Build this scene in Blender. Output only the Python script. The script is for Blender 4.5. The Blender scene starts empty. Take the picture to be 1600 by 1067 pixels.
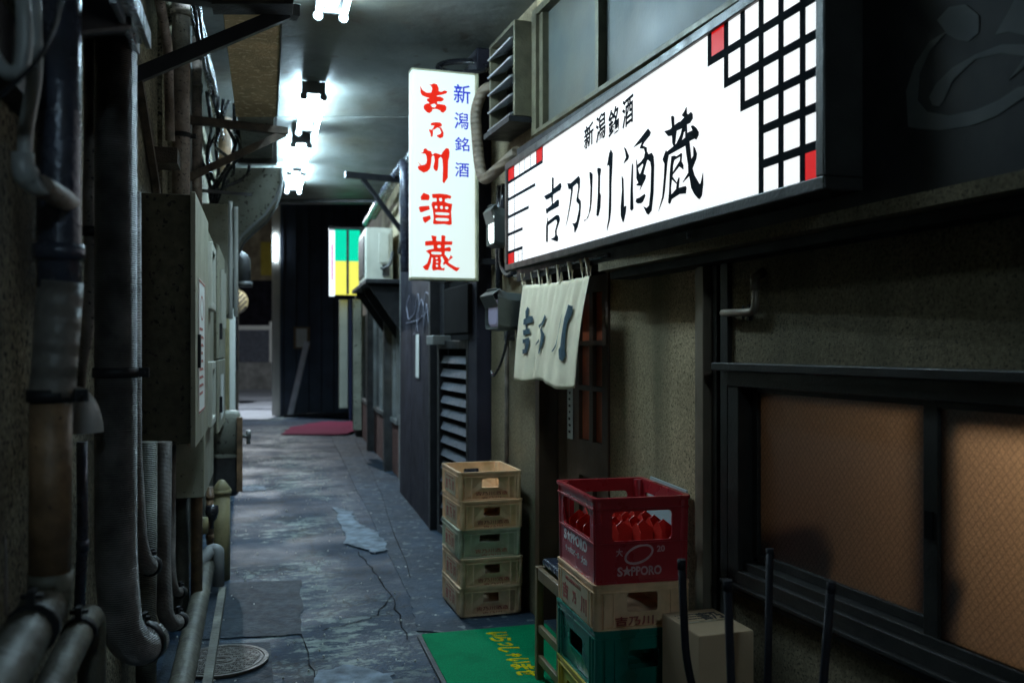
import bpy, bmesh, math, random
from math import radians as rad, pi, sin, cos
from mathutils import Vector, Matrix
random.seed(7)
SC = bpy.context.scene
COL = SC.collection
# ------------------------------------------------------------------ camera, world, exposure
cam_d = bpy.data.cameras.new("camera"); cam = bpy.data.objects.new("camera", cam_d); COL.objects.link(cam)
SC.camera = cam
cam.location = (0, 0, 1.5); cam.rotation_euler = (rad(90), 0, 0)
cam_d.lens = 31.5; cam_d.sensor_width = 36
cam_d.shift_y = 11.5/1600
cam_d.clip_start = .05; cam_d.clip_end = 400
cam_d.dof.use_dof = True; cam_d.dof.focus_distance = 3.4; cam_d.dof.aperture_fstop = 2.6
W = bpy.data.worlds.new("World"); SC.world = W; W.use_nodes = True
_bg = W.node_tree.nodes['Background']; _sky = W.node_tree.nodes.new('ShaderNodeTexSky')
_sky.sky_type = 'NISHITA'; _sky.sun_disc = False; _sky.sun_elevation = rad(-4); _sky.sun_rotation = rad(200)
W.node_tree.links.new(_sky.outputs[0], _bg.inputs[0]); _bg.inputs[1].default_value = .05
SC.view_settings.view_transform = 'Standard'; SC.view_settings.look = 'None'
SC.view_settings.exposure = 0; SC.view_settings.gamma = 1
SC.cycles.max_bounces = 6; SC.cycles.diffuse_bounces = 4; SC.cycles.glossy_bounces = 3; SC.cycles.transmission_bounces = 4
SC.cycles.caustics_reflective = False; SC.cycles.caustics_refractive = False
SC.cycles.sample_clamp_indirect = 4
SC.cycles.use_denoising = True
TUBE_L = 190.0
# ------------------------------------------------------------------ materials
def mat(name, col, rough=.7, metal=0, n=(6, .25), dirt=(1.5, .0, (.02,.018,.014)), bump=(60, .1), spec=.5, speck=None, emit=None, wave=None, streak=None, bdist=.01, coat=0):
    """principled surface: fine tone noise, large dirt patches, bump"""
    m = bpy.data.materials.new(name); m.use_nodes = True
    nt = m.node_tree; N = nt.nodes; L = nt.links; b = N['Principled BSDF']
    tc = N.new('ShaderNodeTexCoord'); co = tc.outputs['Object']
    def noise(sc, det=4, vec=co):
        t = N.new('ShaderNodeTexNoise'); t.inputs['Scale'].default_value = sc; t.inputs['Detail'].default_value = det
        L.new(vec, t.inputs['Vector']); return t.outputs['Fac']
    def ramp(f, a, c):
        r = N.new('ShaderNodeMapRange'); r.inputs[1].default_value = a; r.inputs[2].default_value = c
        L.new(f, r.inputs[0]); return r.outputs[0]
    def mix(f, a, c):
        x = N.new('ShaderNodeMix'); x.data_type = 'RGBA'
        if isinstance(f, float): x.inputs[0].default_value = f
        else: L.new(f, x.inputs[0])
        for s, v in ((6, a), (7, c)):
            if isinstance(v, tuple): x.inputs[s].default_value = (*v[:3], 1)
            else: L.new(v, x.inputs[s])
        return x.outputs[2]
    c = mix(ramp(noise(n[0]), .3, .7), tuple(v*(1-n[1]) for v in col), tuple(min(1, v*(1+n[1])) for v in col))
    if dirt[1] > 0:
        f = ramp(noise(dirt[0], 8), .62-.25*dirt[1], .72)
        mm = N.new('ShaderNodeMath'); mm.operation = 'MULTIPLY'; mm.inputs[1].default_value = min(1, dirt[1]*1.2); L.new(f, mm.inputs[0])
        c = mix(mm.outputs[0], c, dirt[2])
    if streak:   # vertical run marks: (scale, amount, colour)
        mp = N.new('ShaderNodeMapping'); mp.inputs['Scale'].default_value = (1, 1, .06); L.new(co, mp.inputs[0])
        f = ramp(noise(streak[0], 5, mp.outputs[0]), .5, .75)
        mm = N.new('ShaderNodeMath'); mm.operation = 'MULTIPLY'; mm.inputs[1].default_value = streak[1]; L.new(f, mm.inputs[0])
        c = mix(mm.outputs[0], c, streak[2])
    if speck:    # (scale, threshold, colour)
        f = ramp(noise(speck[0], 2), speck[1], speck[1]+.06)
        c = mix(f, c, speck[2])
    L.new(c, b.inputs['Base Color'])
    b.inputs['Metallic'].default_value = metal
    r = ramp(noise(n[0]*1.7), .25, .75); rr = N.new('ShaderNodeMapRange'); L.new(r, rr.inputs[0])
    rr.inputs[3].default_value = max(.03, rough-.12); rr.inputs[4].default_value = min(1, rough+.12)
    L.new(rr.outputs[0], b.inputs['Roughness'])
    b.inputs['Specular IOR Level'].default_value = spec
    if coat: b.inputs['Coat Weight'].default_value = coat
    h = None
    if bump[1] > 0: h = noise(bump[0], 5)
    if wave:     # horizontal rings along z (wrapped lagging): (rings per metre, height)
        w = N.new('ShaderNodeTexWave'); w.wave_type = 'BANDS'; w.bands_direction = wave[2] if len(wave) > 2 else 'Z'
        w.inputs['Scale'].default_value = wave[0]; w.inputs['Distortion'].default_value = 1.5; w.inputs['Detail'].default_value = 2
        L.new(co, w.inputs['Vector'])
        bw = N.new('ShaderNodeBump'); bw.inputs['Strength'].default_value = wave[1]; bw.inputs['Distance'].default_value = .009
        L.new(w.outputs['Fac'], bw.inputs['Height'])
    if h is not None:
        bb = N.new('ShaderNodeBump'); bb.inputs['Strength'].default_value = bump[1]; bb.inputs['Distance'].default_value = bdist
        L.new(h, bb.inputs['Height'])
        if wave: L.new(bw.outputs[0], bb.inputs['Normal'])
        L.new(bb.outputs[0], b.inputs['Normal'])
    elif wave: L.new(bw.outputs[0], b.inputs['Normal'])
    if emit: b.inputs['Emission Color'].default_value = (*emit[:3], 1); b.inputs['Emission Strength'].default_value = emit[3]
    return m
def glow(name, col, s, base=.25):
    m = mat(name, tuple(base*min(1,c) for c in col), .5, n=(3, .04), bump=(5, 0), emit=(*col, s), spec=.12); return m

M = {}
BROWN = (.035,.022,.012); BLACKD = (.012,.012,.012)
M['left_wall'] = mat('rough_render', (.24,.22,.155), .95, n=(60,.45), dirt=(2.2,.95,(.025,.023,.018)), bump=(70,.9), speck=(75,.56,(.02,.02,.018)), streak=(5,.7,(.03,.028,.02)), bdist=.010, spec=.15)
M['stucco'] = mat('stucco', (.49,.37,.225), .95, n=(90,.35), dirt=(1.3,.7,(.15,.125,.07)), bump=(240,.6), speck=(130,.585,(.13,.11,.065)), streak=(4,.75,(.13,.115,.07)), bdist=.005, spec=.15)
M['stucco_shaded'] = mat('stucco_shaded', (.22,.175,.11), .95, n=(90,.35), dirt=(1.3,.7,(.085,.075,.045)), bump=(240,.6), speck=(130,.585,(.07,.06,.04)), bdist=.005, spec=.15, streak=(5,.5,(.08,.072,.05)))  # darker copy of the stucco, shade on the wall put into its colour
M['ceiling'] = mat('ceiling_board', (.13,.145,.14), .5, n=(1.6,.4), dirt=(.9,1.0,(.045,.036,.022)), bump=(8,.35), spec=.3, speck=(7,.63,(.07,.06,.045)), streak=None, bdist=.02)
M['black_metal'] = mat('black_painted_metal', (.014,.014,.016), .5, n=(9,.4), dirt=(4,.3,(.03,.028,.025)), bump=(90,.06), spec=.25)
M['dark_metal'] = mat('dark_steel', (.06,.06,.062), .45, .6, n=(9,.4), dirt=(4,.5,(.05,.035,.025)), bump=(90,.25))
M['dark_frame'] = mat('dark_frame', (.035,.033,.03), .4, .4, n=(9,.3), bump=(90,.15))
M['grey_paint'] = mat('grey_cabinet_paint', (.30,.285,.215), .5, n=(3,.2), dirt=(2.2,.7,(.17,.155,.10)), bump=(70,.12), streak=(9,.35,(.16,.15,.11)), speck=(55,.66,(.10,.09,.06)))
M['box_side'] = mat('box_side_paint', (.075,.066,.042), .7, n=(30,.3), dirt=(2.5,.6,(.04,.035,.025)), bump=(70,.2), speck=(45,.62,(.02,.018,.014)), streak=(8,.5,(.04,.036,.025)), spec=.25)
M['lagging'] = mat('ribbed_lagging', (.21,.19,.18), .40, .3, n=(14,.55), dirt=(5,.9,(.045,.038,.035)), bump=(60,.3), wave=(58,.8))
M['lagging_brown'] = mat('brown_ribbed_lagging', (.17,.14,.12), .5, .1, n=(12,.5), dirt=(5,.9,(.05,.04,.03)), bump=(60,.3), wave=(64,.8))
M['lagging_green'] = mat('olive_lagging', (.15,.15,.12), .5, .1, n=(12,.5), dirt=(4,.9,(.04,.038,.028)), bump=(60,.35), wave=(46,.6))
M['pipe_brown'] = mat('brown_pipe_paint', (.22,.13,.07), .5, n=(18,.5), dirt=(6,.95,(.05,.035,.02)), bump=(60,.3), speck=(80,.68,(.04,.025,.015)))
M['pipe_rust'] = mat('mauve_pipe_paint', (.32,.26,.225), .55, n=(16,.45), dirt=(6,.85,(.09,.06,.04)), bump=(70,.3), speck=(80,.62,(.04,.03,.03)))
M['pipe_grey'] = mat('grey_pvc', (.30,.31,.31), .4, n=(8,.2), dirt=(4,.5,(.10,.10,.09)), bump=(50,.15))
M['pipe_dark'] = mat('dark_pipe', (.06,.066,.095), .26, .2, n=(12,.4), dirt=(5,.6,(.05,.04,.03)), bump=(60,.25))
M['pipe_tape'] = mat('taped_pipe_wrap', (.17,.155,.14), .5, n=(6,.4), dirt=(3,.8,(.06,.045,.03)), bump=(40,.5), wave=(7,.6))
M['pipe_yellow'] = mat('ochre_pipe_paint', (.26,.22,.11), .6, n=(8,.3), dirt=(3,.7,(.09,.07,.035)), bump=(60,.3), speck=(90,.7,(.05,.04,.02)))
M['rust'] = mat('rusty_steel', (.075,.055,.04), .8, .1, n=(14,.5), dirt=(5,.5,(.03,.02,.015)), bump=(120,.5))
M['plywood'] = mat('rusty_duct_sheet', (.62,.46,.26), .8, n=(4,.35), dirt=(2.2,.75,(.25,.16,.085)), bump=(80,.5), speck=(30,.58,(.80,.66,.42)))
M['duct'] = mat('galvanised_duct', (.28,.28,.23), .6, .2, n=(5,.3), dirt=(2.5,.6,(.10,.095,.07)), bump=(60,.3), speck=(38,.61,(.07,.06,.045)))
M['cable'] = mat('cable', (.02,.02,.024), .22, n=(20,.3), bump=(60,.1))
M['lagging_plain'] = mat('smooth_olive_lagging', (.11,.105,.08), .58, .1, n=(7,.5), dirt=(5,.9,(.04,.036,.026)), bump=(30,.7), speck=(50,.68,(.03,.028,.02)))
M['rail_metal'] = mat('bright_rail', (.35,.37,.40), .3, .8, n=(8,.2), dirt=(4,.4,(.10,.10,.10)), bump=(60,.1))
M['brown_wood'] = mat('dark_brown_wood', (.075,.04,.022), .55, n=(4,.3), bump=(40,.2), streak=(18,.6,(.035,.018,.01)))
M['red_lattice'] = mat('red_lattice_panel', (.48,.11,.045), .4, n=(4,.3), bump=(20,.1), streak=(20,.4,(.12,.02,.01)))
M['jamb'] = mat('brown_aluminium', (.24,.185,.13), .45, .3, n=(6,.15), dirt=(4,.3,(.08,.07,.05)), bump=(60,.1), streak=(20,.3,(.10,.08,.06)))
M['upper_frame'] = mat('weathered_aluminium', (.095,.083,.052), .5, .3, n=(10,.3), dirt=(5,.5,(.13,.12,.07)), bump=(80,.25))
M['panel_dark'] = mat('dark_ribbed_boards', (.019,.018,.026), .65, n=(3,.5), dirt=(1.6,.6,(.015,.015,.02)), bump=(50,.2), streak=(12,.5,(.034,.032,.046)), spec=.08)
M['black_hall'] = mat('black_cladding', (.035,.052,.085), .55, n=(2,.4), bump=(20,.1), streak=(6,.5,(.018,.027,.045)))
M['ac'] = mat('cream_unit_casing', (.48,.47,.40), .5, n=(3,.12), dirt=(3,.4,(.20,.19,.14)), bump=(60,.05), streak=(10,.3,(.22,.21,.16)))
M['beige_plastic'] = mat('beige_plastic', (.92,.58,.34), .42, n=(4,.15), dirt=(7,.6,(.40,.25,.11)), bump=(50,.08), streak=(14,.3,(.34,.21,.10)))
M['khaki_plastic'] = mat('khaki_plastic', (.80,.56,.36), .45, n=(4,.15), dirt=(7,.65,(.30,.22,.11)), bump=(50,.08), streak=(14,.35,(.26,.19,.10)))
M['greygreen_plastic'] = mat('grey_green_plastic', (.48,.50,.36), .45, n=(4,.15), dirt=(7,.6,(.19,.19,.13)), bump=(50,.08), streak=(14,.35,(.18,.17,.12)))
M['red_plastic'] = mat('red_plastic', (.38,.022,.03), .3, n=(3,.1), dirt=(4,.3,(.20,.016,.018)), bump=(40,.05))
M['red_insert'] = mat('bright_red_plastic', (.62,.03,.02), .35, n=(3,.08), bump=(40,.05))
M['green_plastic'] = mat('green_plastic', (.006,.17,.115), .3, n=(3,.12), dirt=(4,.3,(.01,.07,.05)), bump=(40,.05))
M['yellow_plastic'] = mat('yellow_plastic', (.55,.42,.05), .35, n=(3,.1), dirt=(4,.3,(.3,.2,.04)), bump=(40,.05))
M['card'] = mat('cardboard', (.56,.39,.24), .85, n=(5,.08), dirt=(3,.3,(.28,.23,.14)), bump=(120,.1))
M['tape'] = mat('packing_tape', (.40,.32,.20), .3, n=(5,.08), bump=(30,.05))
M['ink'] = mat('printed_ink', (.04,.035,.03), .7, n=(20,.3), bump=(5,0))
M['red_ink'] = mat('red_print', (.34,.06,.045), .6, n=(30,.4), dirt=(40,.5,(.40,.25,.14)), bump=(5,0))
M['pale_ink'] = mat('pale_pink_print', (.62,.40,.40), .5, n=(30,.3), dirt=(30,.5,(.40,.10,.11)), bump=(5,0))
M['white_ink'] = mat('white_print', (.75,.72,.70), .5, n=(30,.1), dirt=(30,.3,(.6,.3,.3)), bump=(5,0))
M['sign_ink'] = mat('sign_ink', (.004,.010,.016), .8, n=(20,.3), bump=(5,0), spec=.03)
M['mat_green'] = mat('green_mat_pile', (.0,.22,.085), .95, n=(300,.35), dirt=(5,.45,(.0,.115,.05)), bump=(500,.5), spec=.1)
M['mat_edge'] = mat('black_rubber', (.02,.025,.03), .6, n=(20,.3), bump=(60,.2))
M['mat_yellow'] = mat('yellow_mat_pile', (.62,.46,.0), .9, n=(150,.35), dirt=(30,.5,(.22,.32,.01)), bump=(400,.3), spec=.1)
M['mat_pink'] = mat('maroon_mat_pile', (.20,.03,.07), .9, n=(60,.3), dirt=(4,.4,(.14,.02,.05)), bump=(300,.4), spec=.1)
M['cloth'] = mat('unbleached_cloth', (.98,.82,.60), .95, n=(12,.06), dirt=(5,.25,(.58,.54,.41)), bump=(600,.35), spec=.1)
M['cloth_ink'] = mat('curtain_ink', (.07,.10,.12), .95, n=(60,.25), bump=(400,.3), spec=.1)
M['paper'] = mat('paper', (.62,.62,.58), .8, n=(6,.06), dirt=(6,.2,(.45,.44,.38)), bump=(30,.05))
M['paper_bright'] = mat('acrylic_board', (.40,.45,.46), .5, n=(3,.06), bump=(10,0))
M['seat_navy'] = mat('navy_vinyl', (.02,.026,.045), .28, n=(8,.2), bump=(200,.15))
M['stool_wood'] = mat('varnished_wood', (.20,.125,.06), .5, n=(5,.2), bump=(40,.15), streak=(25,.5,(.11,.065,.03)))
M['stool_black'] = mat('black_tube', (.010,.010,.014), .7, n=(12,.3), bump=(60,.1), spec=.2)
M['cast_iron'] = mat('cast_iron', (.075,.062,.052), .55, .35, n=(12,.4), dirt=(8,.5,(.035,.03,.028)), bump=(90,.35))
M['lamp_green'] = mat('dark_green_casting', (.075,.085,.08), .5, .1, n=(8,.25), dirt=(5,.4,(.04,.04,.035)), bump=(80,.15))
M['concrete'] = mat('concrete', (.21,.21,.20), .85, n=(5,.25), dirt=(1.5,.5,(.09,.09,.085)), bump=(60,.4))
M['brick'] = mat('dark_red_brick', (.13,.055,.045), .8, n=(9,.35), bump=(60,.3))
M['cream_wall'] = mat('stained_cream_wall', (.40,.33,.21), .9, n=(3,.3), dirt=(1.8,.8,(.12,.085,.06)), bump=(60,.4))
M['wood_plank'] = mat('pale_plank', (.75,.74,.78), .7, n=(5,.2), bump=(30,.2))
M['steel_dull'] = mat('dull_steel', (.26,.27,.27), .45, .4, n=(8,.3), dirt=(4,.5,(.09,.08,.06)), bump=(60,.2))
M['slat'] = mat('slate_blue_slat', (.07,.078,.10), .7, 0, n=(8,.3), dirt=(4,.5,(.05,.05,.06)), bump=(60,.2))
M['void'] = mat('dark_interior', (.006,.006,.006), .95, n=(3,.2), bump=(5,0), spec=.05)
M['room'] = mat('plaster_interior', (.11,.08,.055), .9, n=(2,.2), bump=(5,0))
M['graffiti'] = mat('grey_spray_paint', (.065,.07,.07), .6, n=(6,.25), dirt=(2,.5,(.06,.065,.06)), bump=(5,0))
M['chalk'] = mat('pale_spray_line', (.30,.30,.38), .7, n=(30,.2), bump=(5,0))
M['steel_strip'] = mat('steel_strip', (.42,.44,.46), .35, .5, n=(9,.3), dirt=(9,.5,(.15,.14,.12)), bump=(60,.1))
M['hose_brown'] = mat('taped_hose', (.15,.115,.08), .7, n=(12,.3), dirt=(6,.6,(.10,.07,.045)), bump=(50,.4), wave=(9,.5))
M['sign_side'] = mat('yellowed_acrylic_edge', (.35,.34,.22), .5, n=(8,.25), bump=(5,0), dirt=(6,.4,(.1,.1,.06)))
M['sign_face'] = glow('lit_sign_face', (.95,.98,1.0), 1.0)
M['sign_red'] = glow('lit_sign_red', (.75,.012,.012), .75, .2)
M['lantern_face'] = glow('lit_lantern_face', (.84,1.0,.96), .84)
M['lantern_red'] = glow('lit_lantern_red', (.90,.022,.006), .72, .2)
M['lantern_blue'] = glow('lit_lantern_blue', (.012,.05,.75), .8, .1)
M['tube'] = glow('fluorescent_tube', (.58,.84,1.0), TUBE_L)
M['tube_warm'] = glow('small_fluorescent', (.75,.9,1.0), 14)
M['lamp_lit'] = glow('lit_lens', (.85,1,.97), 2.2)
M['lamp_dim'] = glow('dim_lens', (.6,.6,.85), .10, .3)  # lens surface given a faint glow of its own
M['lit_green'] = glow('lit_green_panel', (.0,.66,.40), 1.1, .2)
M['lit_yellow'] = glow('lit_yellow_panel', (.85,.82,.12), 1.1, .3)
M['lit_white'] = glow('lit_white_panel', (.75,.9,1), 1.6)
M['lit_pink'] = glow('lit_pink_panel', (.8,.15,.35), .8, .3)
M['shop_glow'] = glow('dim_lit_interior', (.35,.42,.42), .16, .2)
M['shop_yellow'] = glow('dim_yellow_interior', (.75,.7,.2), .30, .2)
M['fixture_white'] = mat('fixture_enamel', (.55,.56,.55), .45, n=(4,.1), dirt=(3,.4,(.25,.22,.16)), bump=(5,0))
M['fixture_end'] = mat('fixture_socket', (.05,.05,.05), .5, n=(4,.1), bump=(5,0))

def glass_mat(name, tint, wires=True):
    """patterned wired glass: lets light from the room through as a diffuse glow, shines on the outside"""
    m = bpy.data.materials.new(name); m.use_nodes = True; nt = m.node_tree; N = nt.nodes; L = nt.links
    N.remove(N['Principled BSDF']); out = N['Material Output']
    tr = N.new('ShaderNodeBsdfTranslucent'); gl = N.new('ShaderNodeBsdfGlossy'); gl.inputs['Roughness'].default_value = .42
    gl.inputs['Color'].default_value = (.6,.6,.6,1)
    mx = N.new('ShaderNodeMixShader'); mx.inputs[0].default_value = .22
    tc = N.new('ShaderNodeTexCoord'); sep = N.new('ShaderNodeSeparateXYZ'); L.new(tc.outputs['Object'], sep.inputs[0])
    def math_(op, a, b=None):
        x = N.new('ShaderNodeMath'); x.operation = op
        for i, v in ((0, a), (1, b)):
            if v is None: continue
            if isinstance(v, (int, float)): x.inputs[i].default_value = v
            else: L.new(v, x.inputs[i])
        return x.outputs[0]
    v = N.new('ShaderNodeTexVoronoi'); v.inputs['Scale'].default_value = 300; L.new(tc.outputs['Object'], v.inputs['Vector'])
    ns = N.new('ShaderNodeTexNoise'); ns.inputs['Scale'].default_value = 260; L.new(tc.outputs['Object'], ns.inputs['Vector'])
    if wires:
        y = math_('MULTIPLY', sep.outputs[1], 1.055); z = sep.outputs[2]
        def line(sgn):
            a = math_('ADD', math_('MULTIPLY', y, 1/.0215), math_('MULTIPLY', z, sgn/.0255))
            f = math_('ABSOLUTE', math_('SUBTRACT', math_('FRACT', a), .5))
            return math_('LESS_THAN', f, .055)
        w = math_('MAXIMUM', line(1), line(-1))
    cr = N.new('ShaderNodeMapRange'); cr.inputs[1].default_value = .35; cr.inputs[2].default_value = .72; cr.inputs[3].default_value = .55; cr.inputs[4].default_value = 1.0
    L.new(ns.outputs['Fac'], cr.inputs[0])
    mc = N.new('ShaderNodeMix'); mc.data_type = 'RGBA'; mc.blend_type = 'MULTIPLY'; mc.inputs[0].default_value = 1
    mc.inputs[6].default_value = (*tint, 1); L.new(cr.outputs[0], mc.inputs[7])
    last = mc.outputs[2]
    if wires:
        m2 = N.new('ShaderNodeMix'); m2.data_type = 'RGBA'; L.new(math_('MULTIPLY', w, .42), m2.inputs[0]); L.new(last, m2.inputs[6]); m2.inputs[7].default_value = (.03,.02,.015,1)
        last = m2.outputs[2]
    L.new(last, tr.inputs['Color'])
    bp = N.new('ShaderNodeBump'); bp.inputs['Strength'].default_value = .35; bp.inputs['Distance'].default_value = .001
    L.new(v.outputs['Distance'], bp.inputs['Height']); L.new(bp.outputs[0], tr.inputs['Normal']); L.new(bp.outputs[0], gl.inputs['Normal'])
    L.new(tr.outputs[0], mx.inputs[1]); L.new(gl.outputs[0], mx.inputs[2]); L.new(mx.outputs[0], out.inputs[0])
    return m
M['wired_glass'] = glass_mat('wired_glass', (.95,.84,.70))
M['upper_glass'] = mat('frosted_dark_glass', (.055,.066,.062), .5, n=(2,.4), bump=(50,.08), dirt=(2.5,.7,(.10,.09,.07)), spec=.4)
M['shop_glass'] = mat('dark_shop_glass', (.02,.03,.035), .1, n=(2,.3), bump=(5,0), spec=.9)

def ground_mat():
    m = bpy.data.materials.new('worn_asphalt'); m.use_nodes = True; nt = m.node_tree; N = nt.nodes; L = nt.links; b = N['Principled BSDF']
    tc = N.new('ShaderNodeTexCoord'); co = tc.outputs['Object']
    rot = N.new('ShaderNodeMapping'); rot.inputs['Rotation'].default_value = (0, 0, rad(-15.6)); L.new(co, rot.inputs[0])
    def noise(sc, det=5, stretch=None, ro=.5):
        v = rot.outputs[0]
        if stretch: mp = N.new('ShaderNodeMapping'); mp.inputs['Scale'].default_value = stretch; L.new(v, mp.inputs[0]); v = mp.outputs[0]
        t = N.new('ShaderNodeTexNoise'); t.inputs['Scale'].default_value = sc; t.inputs['Detail'].default_value = det; t.inputs['Roughness'].default_value = ro
        L.new(v, t.inputs['Vector']); return t.outputs['Fac']
    def mr(f, a, c, d=0, e=1):
        r = N.new('ShaderNodeMapRange'); r.inputs[1].default_value = a; r.inputs[2].default_value = c; r.inputs[3].default_value = d; r.inputs[4].default_value = e
        L.new(f, r.inputs[0]); return r.outputs[0]
    def mul(a, c):
        x = N.new('ShaderNodeMath'); x.operation = 'MULTIPLY'; L.new(a, x.inputs[0])
        if isinstance(c, float): x.inputs[1].default_value = c
        else: L.new(c, x.inputs[1])
        return x.outputs[0]
    def mix(f, a, c):
        x = N.new('ShaderNodeMix'); x.data_type = 'RGBA'; L.new(f, x.inputs[0])
        for s, v in ((6, a), (7, c)):
            if isinstance(v, tuple): x.inputs[s].default_value = (*v, 1)
            else: L.new(v, x.inputs[s])
        return x.outputs[2]
    def add(a, c, op='ADD'):
        x = N.new('ShaderNodeMath'); x.operation = op
        for i, v in ((0, a), (1, c)):
            if isinstance(v, (int, float)): x.inputs[i].default_value = v
            else: L.new(v, x.inputs[i])
        return x.outputs[0]
    c = mix(mr(noise(1.3, 9, None, .6), .38, .62), (.005,.016,.036), (.018,.044,.085))
    c = mix(mr(noise(75, 3, None, .7), .42, .62), c, (.012,.025,.042))
    c = mix(mul(mr(noise(160, 2), .62, .70), .5), c, (.09,.11,.125))
    sp = N.new('ShaderNodeSeparateXYZ'); L.new(rot.outputs[0], sp.inputs[0])
    band = mr(add(add(sp.outputs[0], -.36), 0, 'ADD'), -.75, 0, 0, 1)
    band2 = mr(sp.outputs[0], .36, 1.0, 1, 0)
    bnd = mul(band, band2)
    # pale flaking coat, thickest along the middle of the lane
    base = add(noise(6.5, 13, (.8,1.35,1), .80), mul(bnd, .085))
    gate = mr(noise(.62, 3), .44, .54)
    fl = mul(mr(base, .570, .600), gate)
    c = mix(mul(fl, .9), c, mix(mr(noise(9, 6), .4, .6), (.14,.18,.17), (.25,.30,.28)))
    c = mix(mul(mr(noise(2.6, 12, None, .72), .585, .60), .75), c, (.045,.068,.095))
    c = mix(mul(mr(noise(17, 10, None, .75), .635, .65), .8), c, (.17,.19,.19))
    c = mix(mul(mr(noise(1.9, 8, None, .6), .57, .62), .75), c, (.012,.017,.024))
    # fine cracks
    vo = N.new('ShaderNodeTexVoronoi'); vo.feature = 'DISTANCE_TO_EDGE'; vo.inputs['Scale'].default_value = 1.1
    nz = N.new('ShaderNodeTexNoise'); nz.inputs['Scale'].default_value = 3; nz.inputs['Detail'].default_value = 6; L.new(co, nz.inputs['Vector'])
    va = N.new('ShaderNodeVectorMath'); va.operation = 'MULTIPLY_ADD'; L.new(nz.outputs['Color'], va.inputs[0]); va.inputs[1].default_value = (.7,.7,.7); L.new(co, va.inputs[2])
    L.new(va.outputs[0], vo.inputs['Vector'])
    cr = mul(mr(vo.outputs['Distance'], .0, .016, 1, 0), mr(noise(1.1, 2), .45, .52))
    c = mix(cr, c, (.012,.013,.015))
    L.new(c, b.inputs['Base Color'])
    L.new(mr(noise(1.7, 8), .38, .62, .45, .75), b.inputs['Roughness']); b.inputs['Specular IOR Level'].default_value = .16
    bp = N.new('ShaderNodeBump'); bp.inputs['Strength'].default_value = .55; bp.inputs['Distance'].default_value = .02
    L.new(noise(28, 9, None, .65), bp.inputs['Height'])
    bp2 = N.new('ShaderNodeBump'); bp2.inputs['Strength'].default_value = .12; bp2.inputs['Distance'].default_value = .03; L.new(noise(4, 4), bp2.inputs['Height']); L.new(bp2.outputs[0], bp.inputs['Normal'])
    L.new(bp.outputs[0], b.inputs['Normal'])
    return m
M['ground'] = ground_mat()
M['repair'] = mat('smooth_repair', (.013,.021,.032), .7, n=(14,.5), dirt=(4,.8,(.035,.048,.062)), bump=(60,.6), spec=.15)
M['spill'] = mat('pale_cement_spill', (.18,.225,.275), .7, n=(14,.3), dirt=(9,.8,(.045,.062,.082)), bump=(80,.4), spec=.15)
M['walk'] = mat('concrete_walk', (.028,.048,.076), .65, n=(6,.5), dirt=(1.5,.9,(.012,.019,.029)), bump=(40,.6), speck=(14,.61,(.12,.14,.145)), bdist=.010, spec=.2)
M['end_paving'] = mat('pale_paving', (.34,.36,.40), .7, n=(2,.15), bump=(20,.1))

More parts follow.
